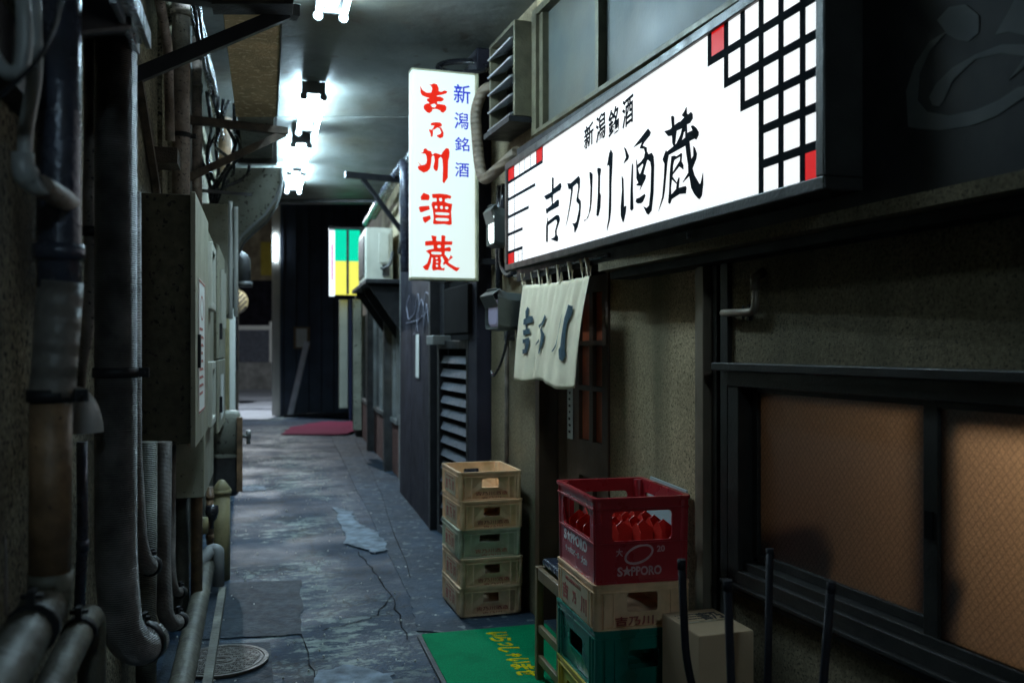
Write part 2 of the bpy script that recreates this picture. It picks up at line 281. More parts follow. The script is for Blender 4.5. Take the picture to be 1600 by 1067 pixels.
# ------------------------------------------------------------------ mesh building
ROOTM = {}
def link(o): COL.objects.link(o); return o
def tag(o, label=None, cat=None, group=None, kind=None):
    if label: o['label'] = label
    if cat: o['category'] = cat
    if group: o['group'] = group
    if kind: o['kind'] = kind
    return o
def thing(name, label, cat, loc=(0,0,0), rz=0, group=None):
    o = link(bpy.data.objects.new(name, None)); o.location = loc; o.rotation_euler = (0,0,rz); o.empty_display_size = .1
    ROOTM[o.name] = Matrix.Translation(Vector(loc)) @ Matrix.Rotation(rz, 4, 'Z')
    return tag(o, label, cat, group)
class MB:
    def __init__(s): s.v = []; s.f = []; s.sm = []
    def add(s, vs, fs, smooth=False):
        n = len(s.v); s.v += [Vector(p) for p in vs]; s.f += [tuple(i+n for i in f) for f in fs]; s.sm += [smooth]*len(fs); return s
    def hexa(s, p):   # 8 points: bottom 4 (ccw), top 4
        return s.add(p, [(3,2,1,0),(4,5,6,7),(0,1,5,4),(1,2,6,5),(2,3,7,6),(3,0,4,7)])
    def box(s, x0, x1, y0, y1, z0, z1):
        return s.hexa([(x0,y0,z0),(x1,y0,z0),(x1,y1,z0),(x0,y1,z0),(x0,y0,z1),(x1,y0,z1),(x1,y1,z1),(x0,y1,z1)])
    def fbox(s, F, a0, a1, o0, o1, z0, z1):   # box in a wall frame F(along, out, z)
        return s.hexa([F(a0,o0,z0),F(a1,o0,z0),F(a1,o1,z0),F(a0,o1,z0),F(a0,o0,z1),F(a1,o0,z1),F(a1,o1,z1),F(a0,o1,z1)])
    def bar(s, a, b, w, h, up=(0,0,1)):
        a = Vector(a); b = Vector(b); d = (b-a).normalized(); u = Vector(up)
        if abs(d.dot(u)) > .98: u = Vector((0,1,0))
        x = d.cross(u).normalized()*w/2; y = x.cross(d).normalized()*h/2
        return s.hexa([a-x-y, a+x-y, b+x-y, b-x-y, a-x+y, a+x+y, b+x+y, b-x+y])
    def tube(s, pts, r, n=12, cap=True, smooth=True):
        pts = [Vector(p) for p in pts]
        q = [pts[0]]
        for p in pts[1:]:
            if (p-q[-1]).length > 1e-5: q.append(p)
        pts = q; m = len(pts)
        rs = r if isinstance(r, (list, tuple)) else [r]*m
        if len(rs) != m: rs = [rs[min(len(rs)-1, int(i*len(rs)/m))] for i in range(m)]
        T = []
        for i in range(m):
            a = pts[max(0,i-1)]; b = pts[min(m-1,i+1)]; T.append((b-a).normalized())
        u = Vector((0,0,1)) if abs(T[0].z) < .9 else Vector((0,1,0))
        u = (u - T[0]*u.dot(T[0])).normalized(); vs = []
        for i in range(m):
            if i: u = (u - T[i]*u.dot(T[i])).normalized()
            w = T[i].cross(u)
            for k in range(n):
                a = 2*pi*k/n; vs.append(pts[i] + (u*cos(a)+w*sin(a))*rs[i])
        fs = [(i*n+k, i*n+(k+1)%n, (i+1)*n+(k+1)%n, (i+1)*n+k) for i in range(m-1) for k in range(n)]
        base = len(s.v); s.add(vs, fs, smooth)
        if cap:
            s.f += [tuple(base+k for k in range(n))[::-1], tuple(base+(m-1)*n+k for k in range(n))]; s.sm += [False, False]
        return s
    def lathe(s, prof, n=24, M_=None, smooth=True):
        vs = []; M_ = M_ or Matrix()
        for r, z in prof:
            for k in range(n): vs.append(M_ @ Vector((r*cos(2*pi*k/n), r*sin(2*pi*k/n), z)))
        m = len(prof)
        fs = [(i*n+k, i*n+(k+1)%n, (i+1)*n+(k+1)%n, (i+1)*n+k) for i in range(m-1) for k in range(n)]
        return s.add(vs, fs, smooth)
    def shape(s, loops, depth, F, sub=0):
        """flat shape with holes, given thickness; F maps (x, y, depth) to a point"""
        vs, fs = fill(loops, depth, sub); return s.add([F(*p) for p in vs], fs)
    def build(s, name, m, parent=None, world=True, bevel=0, label=None, solid=0):
        me = bpy.data.meshes.new(name)
        vs = s.v; org = None
        if parent is not None and world:
            p = parent
            while p.parent: p = p.parent
            inv = ROOTM[p.name].inverted(); vs = [inv @ v for v in vs]
        if parent is None:
            lo = Vector([min(v[i] for v in vs) for i in range(3)]); hi = Vector([max(v[i] for v in vs) for i in range(3)])
            org = Vector(((lo.x+hi.x)/2, (lo.y+hi.y)/2, lo.z)); vs = [v-org for v in vs]
        me.from_pydata([tuple(v) for v in vs], [], s.f)
        me.polygons.foreach_set('use_smooth', s.sm); me.update()
        bm = bmesh.new(); bm.from_mesh(me); bmesh.ops.recalc_face_normals(bm, faces=bm.faces); bm.to_mesh(me); bm.free()
        me.materials.append(M[m] if isinstance(m, str) else m)
        o = link(bpy.data.objects.new(name, me))
        if org is not None: o.location = org; ROOTM[o.name] = Matrix.Translation(org)
        if parent is not None: o.parent = parent
        if bevel:
            b = o.modifiers.new('bevel', 'BEVEL'); b.width = bevel; b.segments = 2; b.limit_method = 'ANGLE'
        if label: o['label'] = label
        return o
def fill(loops, depth=0, sub=0):
    cu = bpy.data.curves.new('t', 'CURVE'); cu.dimensions = '2D'; cu.fill_mode = 'BOTH'; cu.extrude = depth/2
    for lp in loops:
        sp = cu.splines.new('POLY'); sp.points.add(len(lp)-1)
        for p, q in zip(sp.points, lp): p.co = (q[0], q[1], 0, 1)
        sp.use_cyclic_u = True
    return eval_curve(cu, sub)
def eval_curve(cu, sub=0):
    o = bpy.data.objects.new('t', cu); COL.objects.link(o); bpy.context.view_layer.update()
    dg = bpy.context.evaluated_depsgraph_get(); me = bpy.data.meshes.new_from_object(o.evaluated_get(dg))
    if sub:
        bm = bmesh.new(); bm.from_mesh(me)
        bmesh.ops.remove_doubles(bm, verts=bm.verts, dist=1e-6)
        bmesh.ops.triangulate(bm, faces=bm.faces)
        for _ in range(7):
            le = [e for e in bm.edges if e.calc_length() > .022]
            if not le: break
            bmesh.ops.subdivide_edges(bm, edges=le, cuts=1)
            bmesh.ops.triangulate(bm, faces=bm.faces)
        bm.to_mesh(me); bm.free()
    vs = [v.co.copy() for v in me.vertices]; fs = [tuple(p.vertices) for p in me.polygons]
    bpy.data.objects.remove(o); bpy.data.meshes.remove(me); bpy.data.curves.remove(cu)
    return vs, fs
def text(mb, s, F, x0, y0, w, h, depth=.001, bold=0, spacing=1.0):
    """writing fitted into the rectangle (x0, y0, w, h) of the plane F(x, y, out)"""
    cu = bpy.data.curves.new('t', 'FONT'); cu.body = s; cu.extrude = depth/2; cu.offset = bold; cu.size = 1; cu.space_character = spacing; cu.resolution_u = 3
    cu.fill_mode = 'BOTH'
    vs, fs = eval_curve(cu)
    if not vs: return
    xa = min(v.x for v in vs); xb = max(v.x for v in vs); ya = min(v.y for v in vs); yb = max(v.y for v in vs)
    if xb-xa < 1e-6 or yb-ya < 1e-6: return
    mb.add([F(x0+(v.x-xa)/(xb-xa)*w, y0+(v.y-ya)/(yb-ya)*h, v.z*(depth/max(depth,1e-6))) for v in vs], fs)
def rrect(x0, x1, y0, y1, r, n=4):
    out = []
    for cx, cy, a0 in ((x1-r,y1-r,0),(x0+r,y1-r,90),(x0+r,y0+r,180),(x1-r,y0+r,270)):
        for i in range(n+1):
            a = rad(a0+90*i/n); out.append((cx+r*cos(a), cy+r*sin(a)))
    return out
def ell(cx, cy, rx, ry, n=24, rot=0):
    return [(cx+rx*cos(a)*cos(rot)-ry*sin(a)*sin(rot), cy+rx*cos(a)*sin(rot)+ry*sin(a)*cos(rot)) for a in [2*pi*i/n for i in range(n)]]
def bend(pts, r=.1, n=6):
    """round the corners of a path"""
    pts = [Vector(p) for p in pts]; out = [pts[0]]
    for i in range(1, len(pts)-1):
        a, b, c = pts[i-1], pts[i], pts[i+1]
        d1 = (a-b); d2 = (c-b); rr = min(r, d1.length*.49, d2.length*.49)
        p = b+d1.normalized()*rr; q = b+d2.normalized()*rr
        for k in range(n+1):
            t = k/n; out.append(p*(1-t)**2 + b*2*t*(1-t) + q*t*t)
    out.append(pts[-1]); return out
def wob(pts, amp=.004, seg=14):
    """subdivide a path with slight sag so long runs are not ruler straight"""
    out = []; pts = [Vector(p) for p in pts]
    for a, b in zip(pts, pts[1:]):
        n = max(1, int((b-a).length*seg/2))
        for i in range(n): out.append(a.lerp(b, i/n) + Vector((random.uniform(-amp,amp), random.uniform(-amp,amp), 0)))
    out.append(pts[-1]); return out
# frames of the place: along, out into the alley, height
def RA(y, o, z): return Vector((1.835-.339*y-.947*o, y-.321*o, z))          # right wall of the bar
def RF(y, o, z): return Vector((1.23-.255*y-.969*o, y-.247*o, z))           # right wall farther on
def LW(y, o, z): return Vector((-.5-.28*y+.963*o, y+.27*o, z))              # left wall
def P(px, py, y): return Vector(((px-800)/1400*y, y, 1.5-(py-545)/1400*y))  # point at distance y on a sight line of the survey
def LP(px, py, q):                                                          # point q metres off the left wall
    y = (.5-q)/((800-px)/1400-.28); return P(px, py, y)
def copy_tree(o, parent=None):
    c = o.copy(); COL.objects.link(c)
    if parent: c.parent = parent
    for ch in list(o.children): copy_tree(ch, c)
    return c
# ------------------------------------------------------------------ ground and ceiling
def sheet(name, pts, z, m, kind='structure', th=.0):
    mb = MB(); mb.shape([pts], .002, lambda x, y, d: Vector((x, y, z+d-.001))); o = mb.build(name, m); o.location = (0,0,0)
    me = o.data; off = o.location
    return tag(o, kind=kind)
g = MB(); nx, ny = 40, 90
vs = []; fs = []
for j in range(ny+1):
    for i in range(nx+1):
        x = -14+24*i/nx; y = -4+44*j/ny
        vs.append((x, y, -.004))
fs = [(j*(nx+1)+i, j*(nx+1)+i+1, (j+1)*(nx+1)+i+1, (j+1)*(nx+1)+i) for j in range(ny) for i in range(nx)]
g.add(vs, fs, True)
me_g = bpy.data.meshes.new('ground'); me_g.from_pydata([tuple(v) for v in g.v], [], g.f); me_g.polygons.foreach_set('use_smooth', g.sm); me_g.materials.append(M['ground'])
tag(link(bpy.data.objects.new('ground', me_g)), kind='structure')
def flat(name, loops, z, m, th=.004):
    """thin slab lying on the ground, in world coordinates"""
    vs, fs = fill(loops, th); me = bpy.data.meshes.new(name); me.from_pydata([(v.x, v.y, v.z+z-th/2) for v in vs], [], fs)
    me.materials.append(M[m]); return link(bpy.data.objects.new(name, me))
def G(px, py): y = 1400*1.5/(py-545); return ((px-800)/1400*y, y)
def rough(loop, amp=.02, n=6):
    out = []; rr = random.Random(len(loop)*17+int(loop[0][0]*100))
    for i, a in enumerate(loop):
        b = loop[(i+1) % len(loop)]
        for k in range(n):
            t = k/n; out.append((a[0]+(b[0]-a[0])*t+rr.uniform(-amp,amp), a[1]+(b[1]-a[1])*t+rr.uniform(-amp,amp)))
    return out
tag(flat('side_pavement', [rough([G(517,682), G(640,930), G(652,985), (1.2,4.4), (1.2,3.0), (2.2,.0), (4,.5), (1.6,7), (-2.2,16)], .008, 12)], .0045, 'walk', .006), kind='structure')
tag(flat('pavement_repair', [rough([G(306,913), G(470,906), G(472,990), G(310,1000)], .012, 10)], .003, 'repair', .002), kind='structure')
tag(flat('pavement_spill', [[(x, y) for x, y in rough([G(522,793), G(548,800), G(565,822), G(592,832), G(606,860), G(585,864), G(556,855), G(540,850)], .022, 9)]], .0090, 'spill', .0012), kind='structure')
tag(flat('pavement_spill', [rough([G(500,1048), G(540,1040), G(610,1052), G(620,1067), (-.5,3.75), (-.85,3.8)], .02, 9)], .003, 'spill', .0012), kind='structure')
tag(flat('pavement_spill', [rough([G(372,760), G(413,759), G(415,766), G(376,768)], .015)], .003, 'spill', .0012), kind='structure')
tag(flat('manhole_surround', [[G(262,1008), G(422,1004), G(428,1075), G(240,1085)]], .0055, 'repair', .004), kind='structure')
tag(flat('street_paving', [[(-14,19), (-5.2,19.0), (-5.2,40), (-14,40)]], .012, 'end_paving', .004), kind='structure')
for k, y in enumerate((22.0, 25.6, 28.5)):
    tag(flat('street_marking', [[(-12,y), (-5.6,y), (-5.6,y+.22), (-12,y+.22)]], .018, 'spill' if k == 2 else 'repair', .004), kind='structure')
gr_ = MB(); rg = random.Random(21)
for k in range(260):
    yy = 3.6+9*rg.random()**1.4; xx = -.27*yy+rg.uniform(-.75,.95); s_ = rg.uniform(.0015,.005)
    gr_.box(xx-s_, xx+s_, yy-s_*rg.uniform(.5,1.6), yy+s_, .0, .006+s_*.5)
tag(gr_.build('grit', 'paper'), 'pale grit and small litter chips scattered over the alley floor', kind='stuff')
rc_ = random.Random(12)
def crack(pts, w=.012, z=.0045):
    up, dn = [], []
    for i, (x, y) in enumerate(pts):
        for k in range(4):
            if i == len(pts)-1 and k: break
            q = pts[min(i+1, len(pts)-1)]; t = k/4
            xx, yy = x+(q[0]-x)*t+rc_.uniform(-.014,.014), y+(q[1]-y)*t+rc_.uniform(-.014,.014); ww = w*rc_.uniform(.25,1)
            up.append((xx+ww/2, yy)); dn.append((xx-ww/2, yy))
    return up+dn[::-1]
for k, pl_ in enumerate(([G(560,862), G(575,880), G(595,905), G(612,930), G(622,960), G(640,1000)], [G(612,930), G(590,960), G(560,972), G(500,985)], [G(556,690), G(590,760), G(612,820), G(640,905)], [G(470,990), G(480,1030), G(500,1066)])):
    tag(flat('pavement_crack', [crack(pl_, .011 if k < 2 else .007)], .009 if k == 2 else .0015, 'void', .001), kind='structure')
# ceiling: boards with seams
def slab(name, F, a0, a1, b0, b1, z, th, m):
    mb = MB(); mb.hexa([F(a0,b0,z), F(a1,b0,z), F(a1,b1,z), F(a0,b1,z), F(a0,b0,z+th), F(a1,b0,z+th), F(a1,b1,z+th), F(a0,b1,z+th)]); return mb
CF = lambda y, x, z: Vector((x-.27*y, y, z))
cb = MB()
ys = [-3.0,-1.2,.6,2.4,4.2,5.72,7.55,9.3,11.7]
for i in range(len(ys)-1):
    xs = [-1.6,.02+.0*i,1.72,4.6]
    for a, b in zip(xs, xs[1:]):
        cb.hexa([CF(ys[i]+.006,a+.006,3.45+.004*((i*3)%2)), CF(ys[i]+.004,b-.004,3.45+.004*((i*3)%2)), CF(ys[i+1]-.004,b-.004,3.45+.004*((i*3)%2)), CF(ys[i+1]-.004,a+.004,3.45+.004*((i*3)%2)),
                 CF(ys[i]+.006,a+.006,3.50), CF(ys[i]+.004,b-.004,3.50), CF(ys[i+1]-.004,b-.004,3.50), CF(ys[i+1]-.004,a+.004,3.50)])
cb.hexa([CF(-3,-1.7,3.503), CF(-3,4.7,3.503), CF(11.8,4.7,3.503), CF(11.8,-1.7,3.503), CF(-3,-1.7,3.6), CF(-3,4.7,3.6), CF(11.8,4.7,3.6), CF(11.8,-1.7,3.6)])
tag(cb.build('ceiling', 'ceiling'), kind='structure')
bm_ = MB(); bm_.hexa([CF(11.82,-1.7,3.43), CF(11.82,3.2,3.43), CF(12.0,3.2,3.43), CF(12.0,-1.7,3.43), CF(11.82,-1.7,3.6), CF(11.82,3.2,3.6), CF(12.0,3.2,3.6), CF(12.0,-1.7,3.6)])
tag(bm_.build('ceiling_beam', 'dark_metal'), kind='structure')

# ------------------------------------------------------------------ ceiling lights
def fixture():
    r = thing('ceiling_light', 'x', 'ceiling light')
    L_ = 1.17
    h = MB()
    prof = [(-.045,.0),(-.045,-.03),(-.03,-.052),(.03,-.052),(.045,-.03),(.045,0)]
    n = len(prof); vs = [(x, 0, z) for x, z in prof]+[(x, L_, z) for x, z in prof]
    h.add(vs, [(i, (i+1) % n, n+(i+1) % n, n+i) for i in range(n)]+[tuple(range(n)), tuple(range(2*n-1, n-1, -1))]); h.build('housing', 'fixture_white', r, world=False)
    for y in (-.012, L_-.013):
        e = MB(); e.box(-.085,.085, y, y+.024, -.085, .0)
        for x in (-.07,.07): e.tube([(x, y, -.105), (x, y+.024, -.105)], .028, 14)
        e.build('end_socket', 'fixture_end', r, world=False)
    for x in (-.07,.07):
        t = MB(); t.tube([(x, .013, -.105), (x, L_-.014, -.105)], .0145, 12); t.build('tube', 'tube', r, world=False)
    return r
fx = fixture(); FXG = 'fluorescent lights along the alley ceiling'
FX = [(-.70,3.86,'twin tube fluorescent light nearest the camera, cut by the top of the photo'),
      (-1.45,6.55,'twin tube fluorescent light with the widest glow, level with the lantern sign'),
      (-1.91,8.12,'third twin tube fluorescent light, between the brightest one and the last one'),
      (-2.27,9.42,'last twin tube fluorescent light, smallest, where the ceiling ends')]
for i, (x, y, lab) in enumerate(FX):
    o = fx if i == 0 else copy_tree(fx)
    o.location = (x, y, 3.448); o.rotation_euler = (0,0,rad(15.3)); tag(o, lab, 'ceiling light', FXG)
    ROOTM[o.name] = Matrix.Translation(o.location)
bk = copy_tree(fx); bk.location = (.95,-2.6,3.448); tag(bk, 'unseen fluorescent fill light added on the ceiling behind the camera', 'ceiling light', FXG)  # added fixture out of view, fills the foreground with light

# ------------------------------------------------------------------ left wall
mb = MB(); mb.fbox(LW, -2, 20, -.25, 0, -.05, 3.9)
lw = mb.build('alley_wall', 'left_wall'); tag(lw, 'dark rough rendered wall behind the pipes on the left of the alley', 'wall')

# ------------------------------------------------------------------ bar building (right)
bar = thing('bar_building', 'stucco bar front with a frosted window and a brown lattice door, right side', 'building', tuple(RA(3,0,0)))
def part(name, m, parent, *boxes, F=RA, **k):
    mb = MB()
    for b in boxes: mb.fbox(F, *b)
    return mb.build(name, m, parent, **k)
Y0, Y1 = 1.0, 3.12
part('wall', 'stucco_shaded', bar, (-2,3.165,-.14,0,-.02,.70), (-2,3.165,-.14,0,1.44,1.86), (-2,Y0,-.14,0,.70,1.44), (Y1,3.165,-.14,0,.70,1.44))
part('wall', 'stucco', bar, (3.36,4.115,-.14,-.012,-.02,1.95))
part('wall', 'stucco_shaded', bar, (5.0,6.15,-.14,0,-.02,3.46))  # shade beside the lantern sign comes from the darker stucco colour
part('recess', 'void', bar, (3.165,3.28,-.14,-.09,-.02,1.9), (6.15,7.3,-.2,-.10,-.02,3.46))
part('jamb', 'jamb', bar, (3.277,3.318,-.10,.030,0,1.9), (3.318,3.36,-.10,.012,0,1.9), bevel=.003)
part('jamb', 'dark_frame', bar, (3.14,3.185,-.10,.018,0,1.86), bevel=.003)
part('jamb', 'dark_frame', bar, (3.235,3.262,-.10,.0,0,1.88), bevel=.003)
# fascia board over the window and door, sign hangs on it
part('fascia', 'black_metal', bar, (-2,4.98,-.02,.127,1.87,2.60))
part('fascia_lip', 'stucco_shaded', bar, (-2,3.9,-.02,.150,1.832,1.868), label='rough dirty ledge under the fascia board')
part('fascia_lip', 'black_metal', bar, (-2,3.9,-.02,.095,1.80,1.83), label='dark rail below the ledge')
# upper storey
part('wall', 'stucco', bar, (-2,5.0,-.14,.0,2.6,2.70), (-2,5.0,-.14,.0,3.36,3.46), (-2,1.0,-.14,0,2.70,3.36))
part('sill_strip', 'upper_frame', bar, (1.0,5.0,-.03,.035,2.68,2.705), bevel=.003)
uw = part('upper_window', 'upper_frame', bar, (1.0,5.0,-.05,.03,3.335,3.375), (4.93,5.0,-.05,.035,2.70,3.34), (4.88,4.93,-.05,.015,2.70,3.34), (4.17,4.205,-.05,.022,2.70,3.34), (2.98,3.01,-.05,.022,2.70,3.34), (1.9,1.93,-.05,.022,2.70,3.34))
for a, b in ((4.205,4.88),(3.01,4.17),(1.93,2.98),(1.0,1.9)):
    part('pane', 'upper_glass', uw, (a,b,-.03,-.02,2.70,3.34))
# frosted window
win = part('window', 'dark_frame', bar, (Y0,Y1,-.10,.035,1.372,1.425), (3.06,Y1,-.10,.03,.70,1.372), (Y0,Y1,-.10,.03,.70,.745), (Y0,Y1,-.10,.012,.745,.775), bevel=.003)
part('window_hood', 'dark_frame', win, (Y0,Y1+.05,-.02,.065,1.425,1.452), bevel=.003, label='weathered rail over the frosted window')
part('sill', 'dark_frame', win, (Y0,Y1+.03,-.02,.045,.688,.70), (Y0,Y1+.03,-.02,.022,.660,.676), bevel=.002)
s1 = part('sash', 'dark_frame', win, (2.265,2.31,-.055,-.025,.79,1.37), (3.03,3.06,-.055,-.025,.79,1.37), (2.31,3.03,-.055,-.025,.776,.805), (2.31,3.03,-.055,-.025,1.352,1.37), bevel=.002)
part('pane', 'wired_glass', s1, (2.31,3.03,-.043,-.039,.805,1.352))
s2 = part('sash', 'dark_frame', win, (2.245,2.29,-.018,.010,.745,1.37), (1.35,1.395,-.018,.010,.745,1.37), (1.395,2.245,-.018,.010,.745,.775), (1.395,2.245,-.018,.010,1.352,1.37), bevel=.002)
part('pane', 'wired_glass', s2, (1.395,2.245,-.006,-.002,.775,1.352))
part('sash_handle', 'void', s2, (2.256,2.280,.010,.016,1.02,1.09))
# room behind the frosted window
part('room', 'room', bar, (.6,3.3,-1.4,-1.35,.0,2.3), (.6,.65,-1.35,-.145,0,2.3), (3.25,3.3,-1.35,-.145,0,2.3), (.65,3.25,-1.35,-.145,2.25,2.3), (.65,3.25,-1.35,-.145,0,.05), label='plastered room behind the frosted window')
pl = bpy.data.lights.new('room_lamp', 'POINT'); pl.energy = 17; pl.color = (1,.70,.45); pl.shadow_soft_size = .07
plo = link(bpy.data.objects.new('room_lamp', pl)); plo.location = RA(1.75,-.36,1.58)
rl = MB(); rl.lathe([(.001,.05),(.03,.04),(.035,0),(.10,-.10),(.105,-.11),(.095,-.10),(.028,0)], 20, Matrix.Translation(RA(1.75,-.36,1.74)))
rl.tube([RA(1.75,-.36,1.78), RA(1.75,-.36,2.25)], .004, 6); o = rl.build('pendant_lamp', 'brown_wood'); tag(o, 'pendant lamp in the room behind the frosted window', 'lamp')
sh = MB(); sh.lathe([(.001,0),(.08,.0),(.115,.07),(.125,.17),(.11,.25),(.06,.30),(.001,.32)], 20, Matrix.Translation(RA(2.60,-.20,.80)))
o = sh.build('jar', 'void'); tag(o, 'dark rounded shape seen blurred low behind the left frosted pane', 'jar')
sh2 = MB(); sh2.fbox(RA,.66,3.24,-.34,-.16,.745,.79); o = sh2.build('shelf', 'brown_wood'); tag(o, 'shelf board inside, along the bottom of the frosted window', 'shelf')
sh3 = MB(); sh3.fbox(RA,2.10,2.225,-.12,-.085,.80,1.42); sh3.lathe([(.001,0),(.035,.01),(.045,.05),(.03,.09),(.001,.1)], 16, Matrix.Translation(RA(2.13,-.10,.98)))
sh3.fbox(RA,2.98,3.05,-.17,-.07,.795,1.38)
o = sh3.build('curtain_rail', 'void'); tag(o, 'dark upright rails standing inside behind the edges of the frosted panes', 'rail')

# doorway: frame, plain leaf, lattice leaf
part('door_frame', 'brown_wood', bar, (4.94,5.0,-.10,.012,0,1.9), (4.115,4.14,-.10,.0,0,1.9), bevel=.003)
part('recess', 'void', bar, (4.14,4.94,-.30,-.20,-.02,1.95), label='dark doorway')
d1 = part('door', 'brown_wood', bar, (4.66,4.935,-.14,-.10,.02,1.85), bevel=.003, label='plain dark brown sliding door leaf')
lf = MB()
ya, yb = 4.25, 4.72; cols = [(4.30,4.405),(4.445,4.57)]
rows = [(1.54,1.78),(1.315,1.515),(1.04,1.29),(.62,.86),(.3,.59)]
loops = [[(ya,.02),(yb,.02),(yb,1.86),(ya,1.86)]]
for a, b in cols:
    for c, d in rows: loops.append([(a,c),(b,c),(b,d),(a,d)])
lf.shape(loops, .03, lambda x, y, d: RA(x,-.075+d,y)); lat = lf.build('door', 'brown_wood', bar, label='sliding lattice door leaf with red panels')
for j, (c, d) in enumerate(rows):
    part('lattice_panel', 'red_lattice' if j < 3 else 'brown_wood', lat, *[(a+.001,b-.001,-.086,-.080,c+.001,d-.001) for a, b in cols])
dn = MB(); dn.fbox(RA,4.64,4.705,-.058,-.055,1.03,1.30); dno = dn.build('door_notice', 'paper'); tag(dno, 'narrow white vertical notice stuck on the lattice door', 'notice')
nk = MB(); rn = random.Random(3)
for i in range(7):
    z = 1.275-i*.034
    for k in range(3): nk.fbox(RA,4.66+rn.uniform(0,.012),4.678+rn.uniform(0,.012),-.0545,-.0535,z-rn.uniform(.003,.012),z-rn.uniform(0,.002)+.003)
nk.build('printed_marks', 'ink', dno)

# graffiti sprayed on the fascia, right of the sign
gf = MB(); FG = lambda x, y, d: RA(x,.128+d,y)
def gpx(px, py): y = 1.7145/((px-800)/1400+.339); return (y, 1.5-(py-545)/1400*y)
big = [gpx(*p) for p in [(1408,205),(1405,150),(1418,110),(1440,75),(1465,60),(1452,42),(1470,22),(1495,18),(1515,35),(1515,62),(1500,75),(1482,72),(1465,62),(1440,90),(1425,125),(1422,165),(1436,182),(1470,188),(1510,180),(1545,165),(1575,145),(1600,142),(1640,140),(1640,152),(1585,160),(1540,190),(1500,205),(1455,210),(1425,208)]]
swo = [gpx(*p) for p in [(1440,160),(1450,140),(1475,115),(1510,95),(1550,80),(1590,80),(1600,70),(1560,60),(1540,65),(1560,30),(1575,0),(1600,-10),(1640,-10),(1640,100),(1600,92),(1580,118),(1560,135),(1575,115),(1585,98),(1550,93),(1510,102),(1475,135),(1462,165),(1455,174),(1445,172)]]
gf.shape([big], .0015, FG); gf.shape([swo], .0015, FG)
gf.build('graffiti', 'graffiti', bar, label='big grey spray painted loops on the dark fascia')

# conduit stub on the wall above the window
cd = MB()
cd.tube(bend([RA(3.15,.03,1.625), RA(2.965,.03,1.622), RA(2.965,.03,1.705)], .03), .013, 12)
cd.tube([RA(2.965,.03,1.695), RA(2.965,.03,1.735), RA(2.955,.0,1.755)], .0165, 12)
co_ = cd.build('conduit', 'jamb'); tag(co_, 'short bent pale conduit stub on the stucco above the frosted window', 'pipe')
cc = MB(); cc.tube([RA(3.03,.03,1.600), RA(3.03,.03,1.645)], .004, 8); cc.fbox(RA,3.022,3.038,.0,.012,1.595,1.65); cc.build('clip', 'dark_metal', co_)
